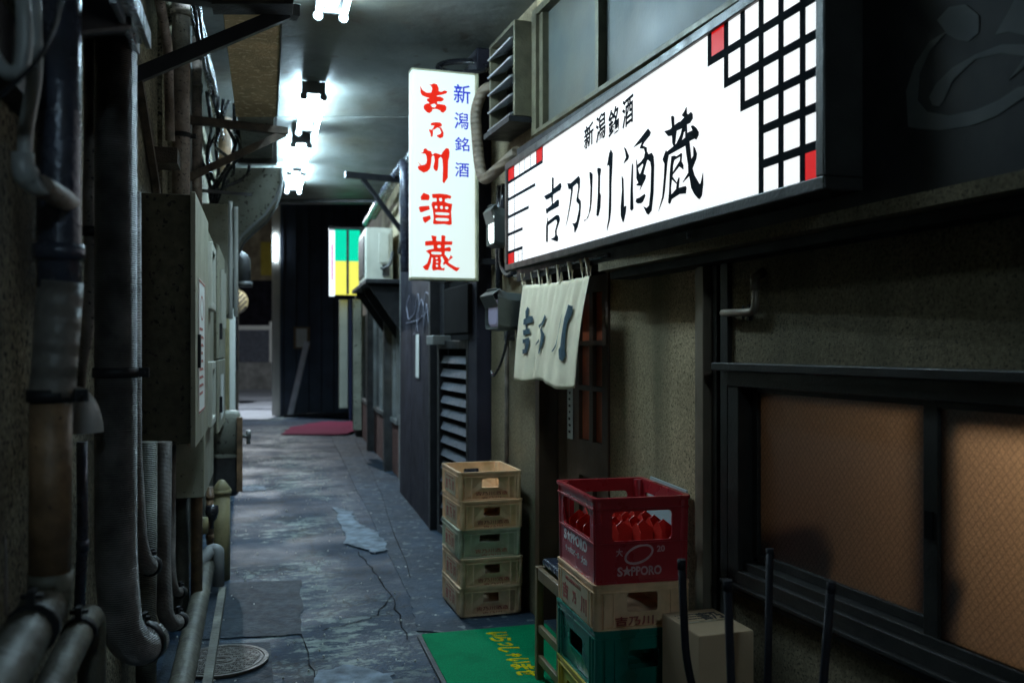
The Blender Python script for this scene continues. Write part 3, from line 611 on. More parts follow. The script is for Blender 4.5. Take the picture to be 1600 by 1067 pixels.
# ------------------------------------------------------------------ long lit sign on the fascia
MAIN_STROKES = [[[(0.7508,0.386),(0.7745,0.3791),(0.7745,0.327),(0.8333,0.3323),(0.8666,0.3377),(0.8816,0.333),(0.8846,0.3157),(0.8666,0.3025),(0.8485,0.304),(0.7666,0.2996),(0.7603,0.2614),(0.7713,0.2545),(0.8256,0.2651),(0.8485,0.2615),(0.8531,0.247),(0.8455,0.2312),(0.6995,0.2259),(0.6833,0.2203),(0.6669,0.2242),(0.6587,0.249),(0.6751,0.2454),(0.7397,0.2515),(0.7508,0.2577),(0.7397,0.2909),(0.6669,0.2904),(0.6338,0.3118),(0.6421,0.3147),(0.7477,0.3158),(0.7508,0.3389)]],[[(0.6833,0.2017),(0.6914,0.1793),(0.7713,0.1893),(0.818,0.1941),(0.8485,0.1887),(0.8636,0.1712),(0.8606,0.1589),(0.818,0.1208),(0.818,0.1012),(0.8379,0.0875),(0.8409,0.0717),(0.8256,0.0658),(0.7397,0.0861),(0.7429,0.0894),(0.787,0.091),(0.7994,0.1025),(0.7948,0.1186),(0.8256,0.1559),(0.818,0.1699),(0.7948,0.1731),(0.6914,0.1607),(0.6882,0.0815),(0.6751,0.0803),(0.662,0.0872),(0.6636,0.1617),(0.6784,0.1784)]],[[(0.9667,0.319),(1.0122,0.311),(1.1125,0.3255),(1.1285,0.3096),(1.1259,0.2741),(1.1085,0.2433),(1.1085,0.2288),(1.1365,0.2099),(1.1392,0.1903),(1.1299,0.1438),(1.099,0.0998),(1.065,0.0788),(1.0581,0.0831),(1.0554,0.1055),(1.0304,0.1259),(1.065,0.1213),(1.0855,0.1258),(1.1165,0.1746),(1.1165,0.1986),(1.0855,0.2156),(1.0855,0.2253),(1.1058,0.2679),(1.1058,0.2872),(1.0923,0.2983),(1.0374,0.2894),(1.0374,0.2771),(1.0122,0.2197),(0.9738,0.1559),(0.945,0.1233),(0.9551,0.1385),(0.9952,0.2124),(1.0164,0.2733),(1.0122,0.2838),(0.9838,0.2887)]],[[(1.2425,0.3184),(1.2576,0.3151),(1.2775,0.3034),(1.2775,0.2849),(1.2676,0.1893),(1.2551,0.154),(1.2236,0.1235),(1.1915,0.1161),(1.1759,0.1159),(1.1785,0.1203),(1.2044,0.1191),(1.2337,0.1384),(1.2488,0.1736),(1.2551,0.2518),(1.2451,0.3002)]],[[(1.3349,0.3192),(1.3647,0.3121),(1.373,0.3037),(1.3623,0.2785),(1.3588,0.2112),(1.3706,0.1956),(1.3647,0.1468),(1.3469,0.1176),(1.3349,0.1147),(1.3228,0.1201),(1.3288,0.1522),(1.3373,0.1965),(1.3409,0.2506),(1.3421,0.2823),(1.3325,0.3069)]],[[(1.4775,0.366),(1.4964,0.3458),(1.4931,0.3026),(1.4831,0.2255),(1.4797,0.1206),(1.4685,0.0826),(1.438,0.0401),(1.4403,0.0599),(1.4539,0.089),(1.4607,0.1853),(1.4607,0.2295),(1.4629,0.2998),(1.4539,0.3082),(1.438,0.3068),(1.4459,0.3208),(1.4607,0.3532)]],[[(1.6088,0.3475),(1.6269,0.3372),(1.6568,0.3014),(1.6473,0.2911),(1.6064,0.2835),(1.6088,0.2875),(1.6294,0.3022),(1.6233,0.3231)]],[[(1.588,0.2383),(1.6027,0.2232),(1.6064,0.1779),(1.6088,0.1131),(1.6306,0.1137),(1.6269,0.0906),(1.6064,0.054),(1.5966,0.0553),(1.5782,0.0828),(1.5782,0.1177),(1.5905,0.1806)]],[[(1.6862,0.2687),(1.6943,0.2599),(1.692,0.1634),(1.6978,0.0924),(1.6827,0.0864),(1.6686,0.0943),(1.6721,0.1668),(1.6803,0.2334)]],[[(1.8283,0.3687),(1.8507,0.3495),(1.8422,0.3399),(1.7935,0.3251),(1.7803,0.3162),(1.8153,0.3016),(1.8175,0.2871),(1.8315,0.2725),(1.8581,0.273),(1.8739,0.2568),(1.8791,0.2236),(1.8739,0.1235),(1.8581,0.0614),(1.8315,0.05),(1.8175,0.0557),(1.7881,0.0869),(1.8153,0.0771),(1.8369,0.0832),(1.8497,0.1368),(1.855,0.2191),(1.8475,0.2414),(1.8261,0.255),(1.8175,0.2521),(1.7935,0.2192),(1.7881,0.2085),(1.8099,0.1997),(1.8045,0.1866),(1.7547,0.1528),(1.7659,0.1675),(1.7288,0.1754),(1.7265,0.1792),(1.7435,0.1834),(1.7265,0.2032),(1.7265,0.2248),(1.7242,0.2756),(1.7299,0.2672),(1.7322,0.2524),(1.7659,0.2577),(1.7935,0.2686),(1.8023,0.2856),(1.7935,0.3016),(1.7547,0.3108),(1.777,0.3297),(1.6978,0.3269)],[(1.7378,0.2394),(1.7825,0.2496),(1.7881,0.2415),(1.7659,0.2173),(1.7547,0.2123),(1.7435,0.2263)]],[[(1.799,0.1322),(1.8045,0.1233),(1.7825,0.1056),(1.7659,0.1021),(1.7378,0.1055),(1.7185,0.1157),(1.7265,0.1264),(1.7547,0.1257)]],[[(2.1278,0.3715),(2.1305,0.3487),(2.1394,0.3422),(2.1589,0.3466),(2.1703,0.3366),(2.172,0.3215),(2.1527,0.3114),(2.1305,0.3113),(2.1323,0.2824),(2.1589,0.2825),(2.1703,0.282),(2.1589,0.2994),(2.1746,0.2978),(2.1962,0.2843),(2.2133,0.2658),(2.2108,0.256),(2.1962,0.2455),(2.1833,0.2518),(2.1483,0.2512),(2.1571,0.2113),(2.1615,0.1872),(2.1764,0.1968),(2.1764,0.2282),(2.1876,0.2195),(2.2005,0.198),(2.1962,0.1822),(2.1703,0.156),(2.1833,0.1305),(2.2176,0.0952),(2.226,0.0958),(2.2411,0.128),(2.2428,0.0908),(2.2344,0.0552),(2.2193,0.0453),(2.2091,0.049),(2.1833,0.0678),(2.1615,0.0924),(2.1483,0.1349),(2.1016,0.1208),(2.1034,0.1239),(2.1412,0.1468),(2.1394,0.1726),(2.126,0.2178),(2.1215,0.2422),(1.9951,0.2364),(1.9853,0.2117),(1.9656,0.1172),(1.9557,0.0919),(1.9153,0.0507),(1.9204,0.059),(1.9456,0.098),(1.9586,0.1632),(1.9636,0.2115),(1.9487,0.2302),(1.9656,0.2492),(1.9755,0.2574),(1.9804,0.2505),(2.0336,0.2591),(2.024,0.2721),(2.0212,0.2992),(1.9999,0.3018),(1.9921,0.3035),(1.9626,0.3273),(2.0096,0.3239),(2.0212,0.3278),(2.0144,0.3668),(2.0288,0.3663),(2.0364,0.3592),(2.0383,0.3303),(2.0758,0.3343),(2.0805,0.331),(2.1125,0.3404),(2.0943,0.3513),(2.1125,0.3596)],[(2.0553,0.3075),(2.097,0.3068),(2.0851,0.2868),(2.0572,0.2648),(2.0431,0.2614),(2.0478,0.2778)],[(2.1079,0.2901),(2.1197,0.2917),(2.1197,0.2703),(2.0943,0.2653),(2.1016,0.2787)]],[[(2.0173,0.2273),(2.0383,0.2252),(2.0572,0.2192),(2.0897,0.2233),(2.0961,0.2198),(2.0924,0.1947),(2.1052,0.1793),(2.1052,0.1643),(2.0943,0.1707),(2.0758,0.1807),(2.0269,0.1617),(2.024,0.1556),(2.0572,0.1278),(2.0712,0.1435),(2.0777,0.1414),(2.0712,0.108),(2.1215,0.1057),(2.1278,0.0982),(2.1233,0.0798),(2.0758,0.0855),(2.0192,0.0773),(2.0096,0.0656),(1.9999,0.0635),(1.9921,0.0705),(1.9999,0.1114),(2.0048,0.1724)],[(2.0383,0.2099),(2.0832,0.2138),(2.0805,0.1993),(2.0478,0.1818),(2.0269,0.1683),(2.0288,0.1943)],[(2.0202,0.1467),(2.0572,0.1234),(2.0525,0.1068),(2.0154,0.0933),(2.0125,0.118)]]]
SMALL_TEXT = [('新',1.1765,1.289,0.4316,0.5228),('潟',1.3128,1.4212,0.4307,0.5331),('銘',1.4498,1.5599,0.4228,0.5243),('酒',1.5894,1.6973,0.4268,0.5302)]
LANTERN_STROKES = [[[(-0.1497,1.1841),(-0.1329,1.1556),(-0.1061,1.1429),(-0.0793,1.1461),(-0.0725,1.1714),(-0.0793,1.1873),(-0.096,1.198),(-0.0793,1.1955),(-0.0625,1.2044),(-0.0423,1.1999),(-0.0323,1.1778),(-0.0323,1.1587),(-0.0155,1.1556),(0.0046,1.1663),(0.0234,1.1619),(0.0181,1.1492),(-0.0155,1.1366),(-0.0423,1.1302),(-0.0437,1.1239),(-0.0222,1.1258),(-0.0021,1.1176),(-0.0007,1.1049),(-0.0155,1.0954),(-0.041,1.0941),(-0.041,1.0795),(-0.0222,1.0795),(0.008,1.0764),(0.0181,1.0637),(0.0147,1.0447),(-0.0021,1.0269),(-0.0155,1.0288),(-0.0256,1.0415),(-0.041,1.046),(-0.0524,1.0466),(-0.0725,1.0434),(-0.0725,1.032),(-0.0893,1.0181),(-0.1061,1.0225),(-0.1262,1.0415),(-0.1262,1.0637),(-0.1095,1.0764),(-0.0893,1.0795),(-0.096,1.0859),(-0.1081,1.0941),(-0.1061,1.1049),(-0.0893,1.1112),(-0.1095,1.1144),(-0.1363,1.1239),(-0.1464,1.1397),(-0.1464,1.1587)],[(-0.0826,1.07),(-0.0591,1.0795),(-0.0457,1.07),(-0.0558,1.0561),(-0.0725,1.0561)]],[[(-0.0793,0.9591),(-0.0491,0.9655),(-0.0222,0.9655),(-0.0121,0.956),(-0.0121,0.9433),(-0.0289,0.937),(-0.0155,0.9338),(-0.0007,0.9053),(-0.0034,0.8768),(-0.0222,0.8673),(-0.0423,0.8768),(-0.0437,0.8863),(-0.0222,0.8926),(-0.0155,0.9053),(-0.0256,0.9275),(-0.039,0.9338),(-0.0558,0.9211),(-0.0678,0.9148),(-0.0678,0.8863),(-0.0725,0.8736),(-0.0826,0.8736),(-0.0826,0.8926),(-0.0927,0.9085),(-0.0927,0.9211),(-0.0759,0.9148),(-0.0658,0.9306),(-0.0591,0.9433),(-0.0826,0.9433)]],[[(-0.1464,0.7672),(-0.1296,0.7754),(-0.1262,0.7944),(-0.1128,0.8007),(-0.0994,0.7881),(-0.0793,0.7836),(-0.0725,0.7627),(-0.0558,0.7754),(-0.0356,0.7722),(-0.0155,0.7659),(-0.0088,0.7817),(0.0147,0.8102),(0.0315,0.8071),(0.0382,0.7849),(0.0348,0.7532),(0.0281,0.7342),(0.0261,0.6265),(0.0013,0.5885),(-0.0074,0.6011),(-0.0054,0.6898),(-0.0088,0.7405),(-0.0189,0.7532),(-0.0323,0.7405),(-0.0343,0.6898),(-0.039,0.6677),(-0.0491,0.6626),(-0.0625,0.674),(-0.0658,0.6898),(-0.0571,0.7279),(-0.0625,0.7595),(-0.0759,0.7532),(-0.0793,0.7089),(-0.086,0.6772),(-0.1027,0.6582),(-0.1262,0.6487),(-0.1564,0.6645),(-0.1645,0.6803),(-0.1598,0.6898),(-0.1464,0.6886),(-0.1665,0.7184),(-0.1397,0.693),(-0.1195,0.6994),(-0.1095,0.7089),(-0.1061,0.7279),(-0.1095,0.7532),(-0.1162,0.7659)]],[[(-0.128,0.5256),(-0.0924,0.5144),(-0.0883,0.5005),(-0.0936,0.4809),(-0.1428,0.4792),(-0.1458,0.5005)]],[[(-0.1576,0.4333),(-0.1517,0.44),(-0.0924,0.4473),(-0.0877,0.4249),(-0.1398,0.4043),(-0.1487,0.4054)]],[[(-0.1339,0.3746),(-0.0853,0.3886),(-0.0818,0.3662),(-0.1161,0.3394),(-0.128,0.3494)]],[[(-0.0747,0.52),(-0.0273,0.5256),(0.0201,0.5228),(0.048,0.5144),(0.045,0.4977),(0.0231,0.4977),(0.0071,0.4921),(0.0083,0.4753),(0.032,0.468),(0.0539,0.4658),(0.0527,0.4501),(0.0468,0.4166),(0.0509,0.355),(0.0509,0.3383),(0.0349,0.3327),(0.0053,0.3383),(-0.0569,0.3338),(-0.0687,0.3383),(-0.064,0.3718),(-0.0687,0.4221),(-0.0776,0.4557),(-0.0717,0.4725),(-0.045,0.4753),(-0.045,0.4949),(-0.0717,0.496)],[(-0.0098,0.4853),(-0.0124,0.4802),(-0.017,0.4773),(-0.0222,0.4773),(-0.0267,0.4802),(-0.0293,0.4853),(-0.0293,0.491),(-0.0267,0.4961),(-0.0222,0.499),(-0.017,0.499),(-0.0124,0.4961),(-0.0098,0.491)],[(-0.04,0.4376),(-0.0421,0.4333),(-0.0459,0.4309),(-0.0501,0.4309),(-0.0539,0.4333),(-0.056,0.4376),(-0.056,0.4425),(-0.0539,0.4468),(-0.0501,0.4492),(-0.0459,0.4492),(-0.0421,0.4468),(-0.04,0.4425)],[(-0.0057,0.4377),(-0.008,0.4327),(-0.0119,0.4298),(-0.0165,0.4298),(-0.0205,0.4327),(-0.0228,0.4377),(-0.0228,0.4435),(-0.0205,0.4485),(-0.0165,0.4514),(-0.0119,0.4514),(-0.008,0.4485),(-0.0057,0.4435)],[(0.0298,0.4366),(0.0269,0.4326),(0.0219,0.4303),(0.016,0.4303),(0.011,0.4326),(0.0081,0.4366),(0.0081,0.4412),(0.011,0.4453),(0.016,0.4476),(0.0219,0.4476),(0.0269,0.4453),(0.0298,0.4412)],[(0.0357,0.3977),(0.0322,0.3952),(0.0247,0.3938),(0.011,0.3931),(-0.0288,0.3931),(-0.0425,0.3938),(-0.05,0.3952),(-0.0535,0.3977),(-0.0535,0.4052),(-0.05,0.4077),(-0.0425,0.4091),(-0.0288,0.4098),(0.011,0.4098),(0.0247,0.4091),(0.0322,0.4077),(0.0357,0.4052)],[(0.0327,0.3615),(0.0294,0.3586),(0.0223,0.357),(0.0093,0.3562),(-0.0283,0.3562),(-0.0413,0.357),(-0.0484,0.3586),(-0.0517,0.3615),(-0.0517,0.3699),(-0.0484,0.3727),(-0.0413,0.3743),(-0.0283,0.3751),(0.0093,0.3751),(0.0223,0.3743),(0.0294,0.3727),(0.0327,0.3699)]],[[(-0.0794,0.2655),(-0.045,0.2611),(-0.048,0.2376),(-0.045,0.2309),(-0.0154,0.2309),(-0.0154,0.2655),(-0.0065,0.2695),(0.0112,0.2644),(0.0083,0.2376),(0.0112,0.232),(0.0557,0.2331),(0.0527,0.2107),(0.0083,0.2096),(0.0071,0.19),(0.0379,0.1984),(0.0468,0.1844),(0.0438,0.1693),(0.0083,0.1705),(0.0053,0.1509),(0.032,0.1201),(0.0438,0.1481),(0.0586,0.1341),(0.029,0.1089),(0.032,0.0978),(0.0794,0.0726),(0.1043,0.0698),(0.0853,0.0474),(0.0734,0.0502),(0.032,0.0754),(0.0112,0.0922),(0.0024,0.0838),(-0.0065,0.0922),(0.0035,0.1089),(-0.0095,0.1369),(-0.0213,0.1341),(-0.0154,0.1089),(-0.0213,0.081),(-0.0125,0.0642),(0.0071,0.067),(0.0035,0.0502),(-0.0391,0.053),(-0.0687,0.0474),(-0.0747,0.0642),(-0.0676,0.1257),(-0.0776,0.1285),(-0.0806,0.0978),(-0.0984,0.0502),(-0.1161,0.0502),(-0.1327,0.0698),(-0.1043,0.0922),(-0.0895,0.1369),(-0.0895,0.1481),(-0.1132,0.1677),(-0.0954,0.1761),(-0.0628,0.1844),(-0.0658,0.204),(-0.1173,0.1995),(-0.1173,0.2264),(-0.0924,0.2309),(-0.0717,0.232)],[(-0.0176,0.196),(-0.0207,0.1917),(-0.026,0.1892),(-0.0321,0.1892),(-0.0374,0.1917),(-0.0405,0.196),(-0.0405,0.2009),(-0.0374,0.2052),(-0.0321,0.2076),(-0.026,0.2076),(-0.0207,0.2052),(-0.0176,0.2009)],[(-0.014,0.1528),(-0.0165,0.1502),(-0.0219,0.1488),(-0.0318,0.1482),(-0.0606,0.1482),(-0.0705,0.1488),(-0.0759,0.1502),(-0.0785,0.1528),(-0.0785,0.1602),(-0.0759,0.1627),(-0.0705,0.1641),(-0.0606,0.1648),(-0.0318,0.1648),(-0.0219,0.1641),(-0.0165,0.1627),(-0.014,0.1602)],[(-0.0382,0.1232),(-0.04,0.1206),(-0.0432,0.1192),(-0.0469,0.1192),(-0.0501,0.1206),(-0.0519,0.1232),(-0.0519,0.126),(-0.0501,0.1286),(-0.0469,0.13),(-0.0432,0.13),(-0.04,0.1286),(-0.0382,0.126)],[(-0.0346,0.1009),(-0.0366,0.0987),(-0.0401,0.0974),(-0.0441,0.0974),(-0.0475,0.0987),(-0.0495,0.1009),(-0.0495,0.1035),(-0.0475,0.1058),(-0.0441,0.1071),(-0.0401,0.1071),(-0.0366,0.1058),(-0.0346,0.1035)],[(-0.0364,0.0762),(-0.0382,0.0726),(-0.0414,0.0706),(-0.0451,0.0706),(-0.0483,0.0726),(-0.0501,0.0762),(-0.0501,0.0802),(-0.0483,0.0837),(-0.0451,0.0857),(-0.0414,0.0857),(-0.0382,0.0837),(-0.0364,0.0802)]]]
CURTAIN_STROKES = [[[(0.125,0.227),(0.1597,0.2486),(0.1719,0.3233),(0.2462,0.3249),(0.2632,0.3585),(0.2578,0.3917),(0.1847,0.4004),(0.1933,0.4516),(0.227,0.4516),(0.2419,0.5051),(0.1166,0.5224),(0.1022,0.4679),(0.1438,0.4583),(0.1323,0.4108),(0.0986,0.4105),(0.0956,0.3558),(0.1195,0.3426),(0.1086,0.2742)]],[[(0.1096,0.5606),(0.2334,0.5426),(0.2408,0.5852),(0.2227,0.6994),(0.1284,0.7099),(0.1212,0.6666),(0.177,0.6567),(0.1852,0.5931),(0.1167,0.6041)]],[[(0.455,0.3228),(0.4749,0.3489),(0.4483,0.4325),(0.4214,0.4389),(0.4383,0.4777),(0.474,0.5163),(0.4761,0.5934),(0.4267,0.7306),(0.4127,0.7182),(0.43,0.5815),(0.4294,0.5296),(0.4101,0.4778),(0.4271,0.4194),(0.3982,0.4648),(0.3827,0.4322),(0.4152,0.4064),(0.4395,0.3677)]],[[(0.4086,0.5689),(0.4092,0.6014),(0.3736,0.6348),(0.3679,0.6245)]],[[(0.7126,0.3156),(0.7284,0.3283),(0.7223,0.4025),(0.7121,0.5266),(0.7097,0.6012),(0.6678,0.6708),(0.6534,0.675),(0.6907,0.6016),(0.7066,0.5018),(0.7036,0.4024)]],[[(0.8047,0.2318),(0.8552,0.2517),(0.8613,0.3187),(0.8344,0.4035),(0.8345,0.5254),(0.8384,0.6228),(0.8556,0.6954),(0.8347,0.7449),(0.796,0.7281),(0.7668,0.6431),(0.7882,0.6118),(0.7818,0.5013),(0.7822,0.3539),(0.7973,0.2806)]]]

SR = sqrt_ = math.sqrt(1+.09)
def SG(u, v, d=0):   # u metres from the far end, v metres from the face's lower edge, d towards the alley
    y = 5.066-u/SR
    return Vector((1.5-.30*y-.958*d, y-.287*d, 1.945+v))
UL, VT = 2.853, .565
vb = lambda u: .031*(1-u/UL)      # lower edge rises a little towards the far end
sg = thing('shop_sign', 'long white lit sign with black brush lettering and a black lattice, above the bar door', 'sign', tuple(SG(1.4,0,-.1)))
def sbox(mb, u0, u1, v00, v01, v10, v11, d0, d1):
    mb.hexa([SG(u0,v00,d0), SG(u1,v10,d0), SG(u1,v10,d1), SG(u0,v00,d1), SG(u0,v01,d0), SG(u1,v11,d0), SG(u1,v11,d1), SG(u0,v01,d1)])
mb = MB(); sbox(mb, 0, UL, vb(0)-.0, VT, 0, VT, -.012, 0); mb.build('lit_face', 'sign_face', sg)
mb = MB(); b_ = .036
sbox(mb, -b_, UL+b_, vb(0)-b_, vb(0), -b_, 0, -.13, .012); sbox(mb, -b_, UL+b_, VT, VT+.040, VT, VT+.034, -.13, .012)
sbox(mb, -b_, 0, vb(0), VT, vb(0), VT, -.13, .012); sbox(mb, UL, UL+b_, 0, VT, 0, VT, -.13, .012)
mb.build('frame', 'dark_frame', sg, bevel=.004)
mb = MB(); sbox(mb, 0, UL, vb(0), VT, 0, VT, -.13, -.11); mb.build('back_panel', 'dark_metal', sg)
mb = MB()
sbox(mb, -b_, UL+b_, VT+.0405, VT+.0425, VT+.0345, VT+.0365, -.12, .006); mb.build('rain_strip', 'steel_dull', sg)
for u in (.35, 2.03): mb = MB(); mb.box(*[c for p in [(SG(u,-.05,-.06),)] for c in (p[0].x-.008,p[0].x+.008,p[0].y-.008,p[0].y+.008,p[0].z-.01,p[0].z+.012)]); mb.build('screw', 'steel_strip', sg)
FS = lambda x, y, d: SG(x, y, .0022+d)
mb = MB()
for lp in MAIN_STROKES: mb.shape(lp, .0015, FS)
mb.build('main_lettering', 'sign_ink', sg)
mb = MB()
for ch, u0, u1, v0, v1 in SMALL_TEXT:
    text(mb, ch, lambda x, y, d, a=u0: SG(x, y+.10*(x-a-.05), .0022+d), u0+.004, v0-.004, (u1-u0)-.006, (v1-v0)+.008, .0015, .012)
mb.build('small_lettering', 'sign_ink', sg)
# lattice: squares of the grid, a stair on each side
cell = .0975; W_ = .0125
ub = [UL-.02-cell*k*1.005 for k in range(7)]          # column borders counted from the right end
ub = [UL, 2.783, 2.682, 2.582, 2.482, 2.386, 2.284]
vr = [0, .087, .187, .281, .378, .476, VT]
lat = MB()
def sl(u0, u1, v0, v1, w=.0012, d=.0012): lat.hexa([SG(a,b,c) for c in (.0008,.0022) for a, b in ((u0,v0),(u1,v0),(u1,v1),(u0,v1))])
deep = [0,0,0,3,4,5]                                   # first row index kept in each column
for k in range(6):
    u1, u0 = ub[k], ub[k+1]; lo = vr[deep[k]]
    sl(u0-W_, u0+W_, lo if k < 6 else lo, VT)
    for j in range(1, 6):
        if j >= deep[k]: sl(u0+W_, u1-(W_ if k else 0), vr[j]-W_, vr[j]+W_)
for k in (3,4,5):
    v = vr[deep[k]]; sl(ub[k+1]-W_, ub[k+1]+W_, v-W_, v)
sl(ub[0]-.004, ub[0], 0, VT)
# left stair: long horizontals and thin uprights
vl = [.098,.199,.298,.397,.492]; ends = [.27,.27,.379,.489,.607]
for v, e in zip(vl, ends): sl(0, e, v-.008, v+.008)
sl(.115,.119, vb(.1), VT)
for u in (.215,.31,.41): sl(u-.002,u+.002, .498, VT)
for u in (.507,.607): sl(u-.004,u+.004, .498, VT)
for u in (.19,.262): sl(u-.002,u+.002, vb(u), .098)
lat.build('lattice', 'sign_ink', sg)
def red(u0,u1,v0,v1):
    mb = MB(); mb.hexa([SG(a,b,c) for c in (.0008,.0020) for a, b in ((u0,v0),(u1,v0),(u1,v1),(u0,v1))]); mb.build('red_square', 'sign_red', sg)
red(ub[1]+W_, UL-.004, 0, vr[1]-W_); red(ub[6]+W_, ub[5]-W_, vr[5]+W_, VT); red(.004,.114,.498,VT); red(.512,.602,.499,VT); red(.004,.114,vb(.1),.092)

# ------------------------------------------------------------------ lantern sign hung across the alley
LO = Vector((-.615, 5.50, 1.935)); LA = Vector((.955,.296,0)).normalized(); LN = Vector((LA.y,-LA.x,0))   # LN faces the camera
LWD, LHT = .405, 1.285
def LG(x, y, d=0): return LO + LA*x + LN*d + Vector((0,0,y))
ln = thing('lantern_sign', 'tall white lit box sign with thick red brush characters and small blue ones', 'sign', tuple(LG(.2,0,-.05)))
mb = MB()
prof = rrect(0, LWD, -.11, 0, .014, 3)
n = len(prof); mb.add([LG(x, z, d) for z in (.006, LHT-.006) for x, d in prof], [(i,(i+1)%n,n+(i+1)%n,n+i) for i in range(n)], True)
mb.build('lit_face', 'lantern_face', ln)
mb = MB(); mb.add([LG(x, z, d) for z in (LHT-.006, LHT+.004) for x, d in rrect(-.003, LWD+.003, -.113, .003, .015, 3)], [(i,(i+1)%n,n+(i+1)%n,n+i) for i in range(n)]+[tuple(range(n)), tuple(range(2*n-1,n-1,-1))])
mb.add([LG(x, z, d) for z in (-.008, .006) for x, d in rrect(-.003, LWD+.003, -.113, .003, .015, 3)], [(i,(i+1)%n,n+(i+1)%n,n+i) for i in range(n)]+[tuple(range(n)), tuple(range(2*n-1,n-1,-1))])
mb.build('end_cap', 'sign_side', ln)
mb = MB(); mb.hexa([LG(a, b, c) for b in (-.008, LHT+.004) for a, c in ((LWD+.004,-.115),(LWD+.018,-.115),(LWD+.018,.004),(LWD+.004,.004))]); mb.build('wall_edge', 'sign_side', ln)
FL = lambda x, y, d: LG(x+.2, y, .0015+d)
mb = MB()
for lp in LANTERN_STROKES: mb.shape(lp, .0015, FL)
mb.build('red_lettering', 'lantern_red', ln)
mb = MB()
def lpx(x0, x1, y0, y1): return ((x0-644)/95*.40, (437-y1)/322*1.28, (x1-x0)/95*.40, (y1-y0)/322*1.28)
for ch, x0, x1, y0, y1 in (('新',706.5,732,132,161.5),('潟',707.5,729,176,202),('銘',708.5,730.5,214.5,236.5),('酒',708.5,730,254.5,277)):
    a, b, c, d_ = lpx(x0, x1, y0, y1); text(mb, ch, lambda x, y, d: LG(x, y, .0015+d), a, b, c, d_, .0015, .010)
mb.build('blue_lettering', 'lantern_blue', ln)
mb = MB()
for z in (.12, 1.2): mb.bar(LG(LWD+.01, z, -.055), LG(LWD+.36, z, -.055), .035, .035)
mb.bar(LG(LWD+.30, -.05, -.055), LG(LWD+.30, 1.33, -.055), .06, .05); mb.build('bracket', 'black_metal', ln)

# ------------------------------------------------------------------ split curtain over the door
C00, C10 = Vector((.065,4.85,1.845)), Vector((.35,3.975,1.825)); C01, C11 = Vector((.022,4.86,1.338)), Vector((.272,3.97,1.322))
CNV = Vector((-.947,-.321,0))
def CL(s, t, d=0):
    top = C00.lerp(C10, s); bot = C01.lerp(C11, s); p = top.lerp(bot, t)
    f = .006*sin(s*2*pi*5.2+.6+.5*t)*(1-.35*t) + .005*sin(s*2*pi*11+2*t)*(1-t)**1.5 + .010*sin(s*pi*3+1.2)*t + .012*sin(t*pi)*(.4+s*.4)
    if t > .35: f += .02*math.exp(-((s-.36)/.03)**2)*(t-.35)
    p = p + CNV*(f+d); p.z -= .010*sin(s*pi)*(1-t) + (.012*sin(s*2*pi*1.5+.4))*t
    return p
cur = thing('shop_curtain', 'off white split cloth curtain with three brushed characters hanging over the bar door', 'curtain', tuple(CL(.5,1)))
for s0, s1 in ((0,.348),(.362,1)):
    mb = MB(); ns = max(6, int((s1-s0)*90)); nt_ = 24
    vs = [CL(s0+(s1-s0)*i/ns, j/nt_) for j in range(nt_+1) for i in range(ns+1)]
    mb.add(vs, [(j*(ns+1)+i, j*(ns+1)+i+1, (j+1)*(ns+1)+i+1, (j+1)*(ns+1)+i) for j in range(nt_) for i in range(ns)], True)
    o = mb.build('cloth_panel', 'cloth', cur); sm = o.modifiers.new('thick', 'SOLIDIFY'); sm.thickness = .002; sm.offset = 0
mb = MB()
for i, s in enumerate((.025,.155,.29,.43,.60,.755,.90,.985)):
    a = CL(s-.012,0); b = CL(s+.012,0); r0 = Vector((a.x-.0,a.y,1.905))
    for dd in (-.006,.008):
        mb.add([a+CNV*dd, b+CNV*dd, Vector((b.x-.012,b.y+.004,1.905))+CNV*dd*1.5, Vector((a.x+.012,a.y,1.905))+CNV*dd*1.5], [(0,1,2,3)])
o = mb.build('hanging_loop', 'cloth', cur); sm = o.modifiers.new('thick', 'SOLIDIFY'); sm.thickness = .002
mb = MB()
for lp in CURTAIN_STROKES: mb.shape(lp, 0, lambda x, y, d: CL(x, y, .0085+d), sub=3)
mb.build('brushed_lettering', 'cloth_ink', cur)
mb = MB(); mb.tube([C00+Vector((-.05,.16,.062)), C10+Vector((.06,-.18,.072))], .008, 10); o = mb.build('curtain_rod', 'rail_metal'); tag(o, 'thin rod under the lit sign that carries the cloth curtain', 'rod')

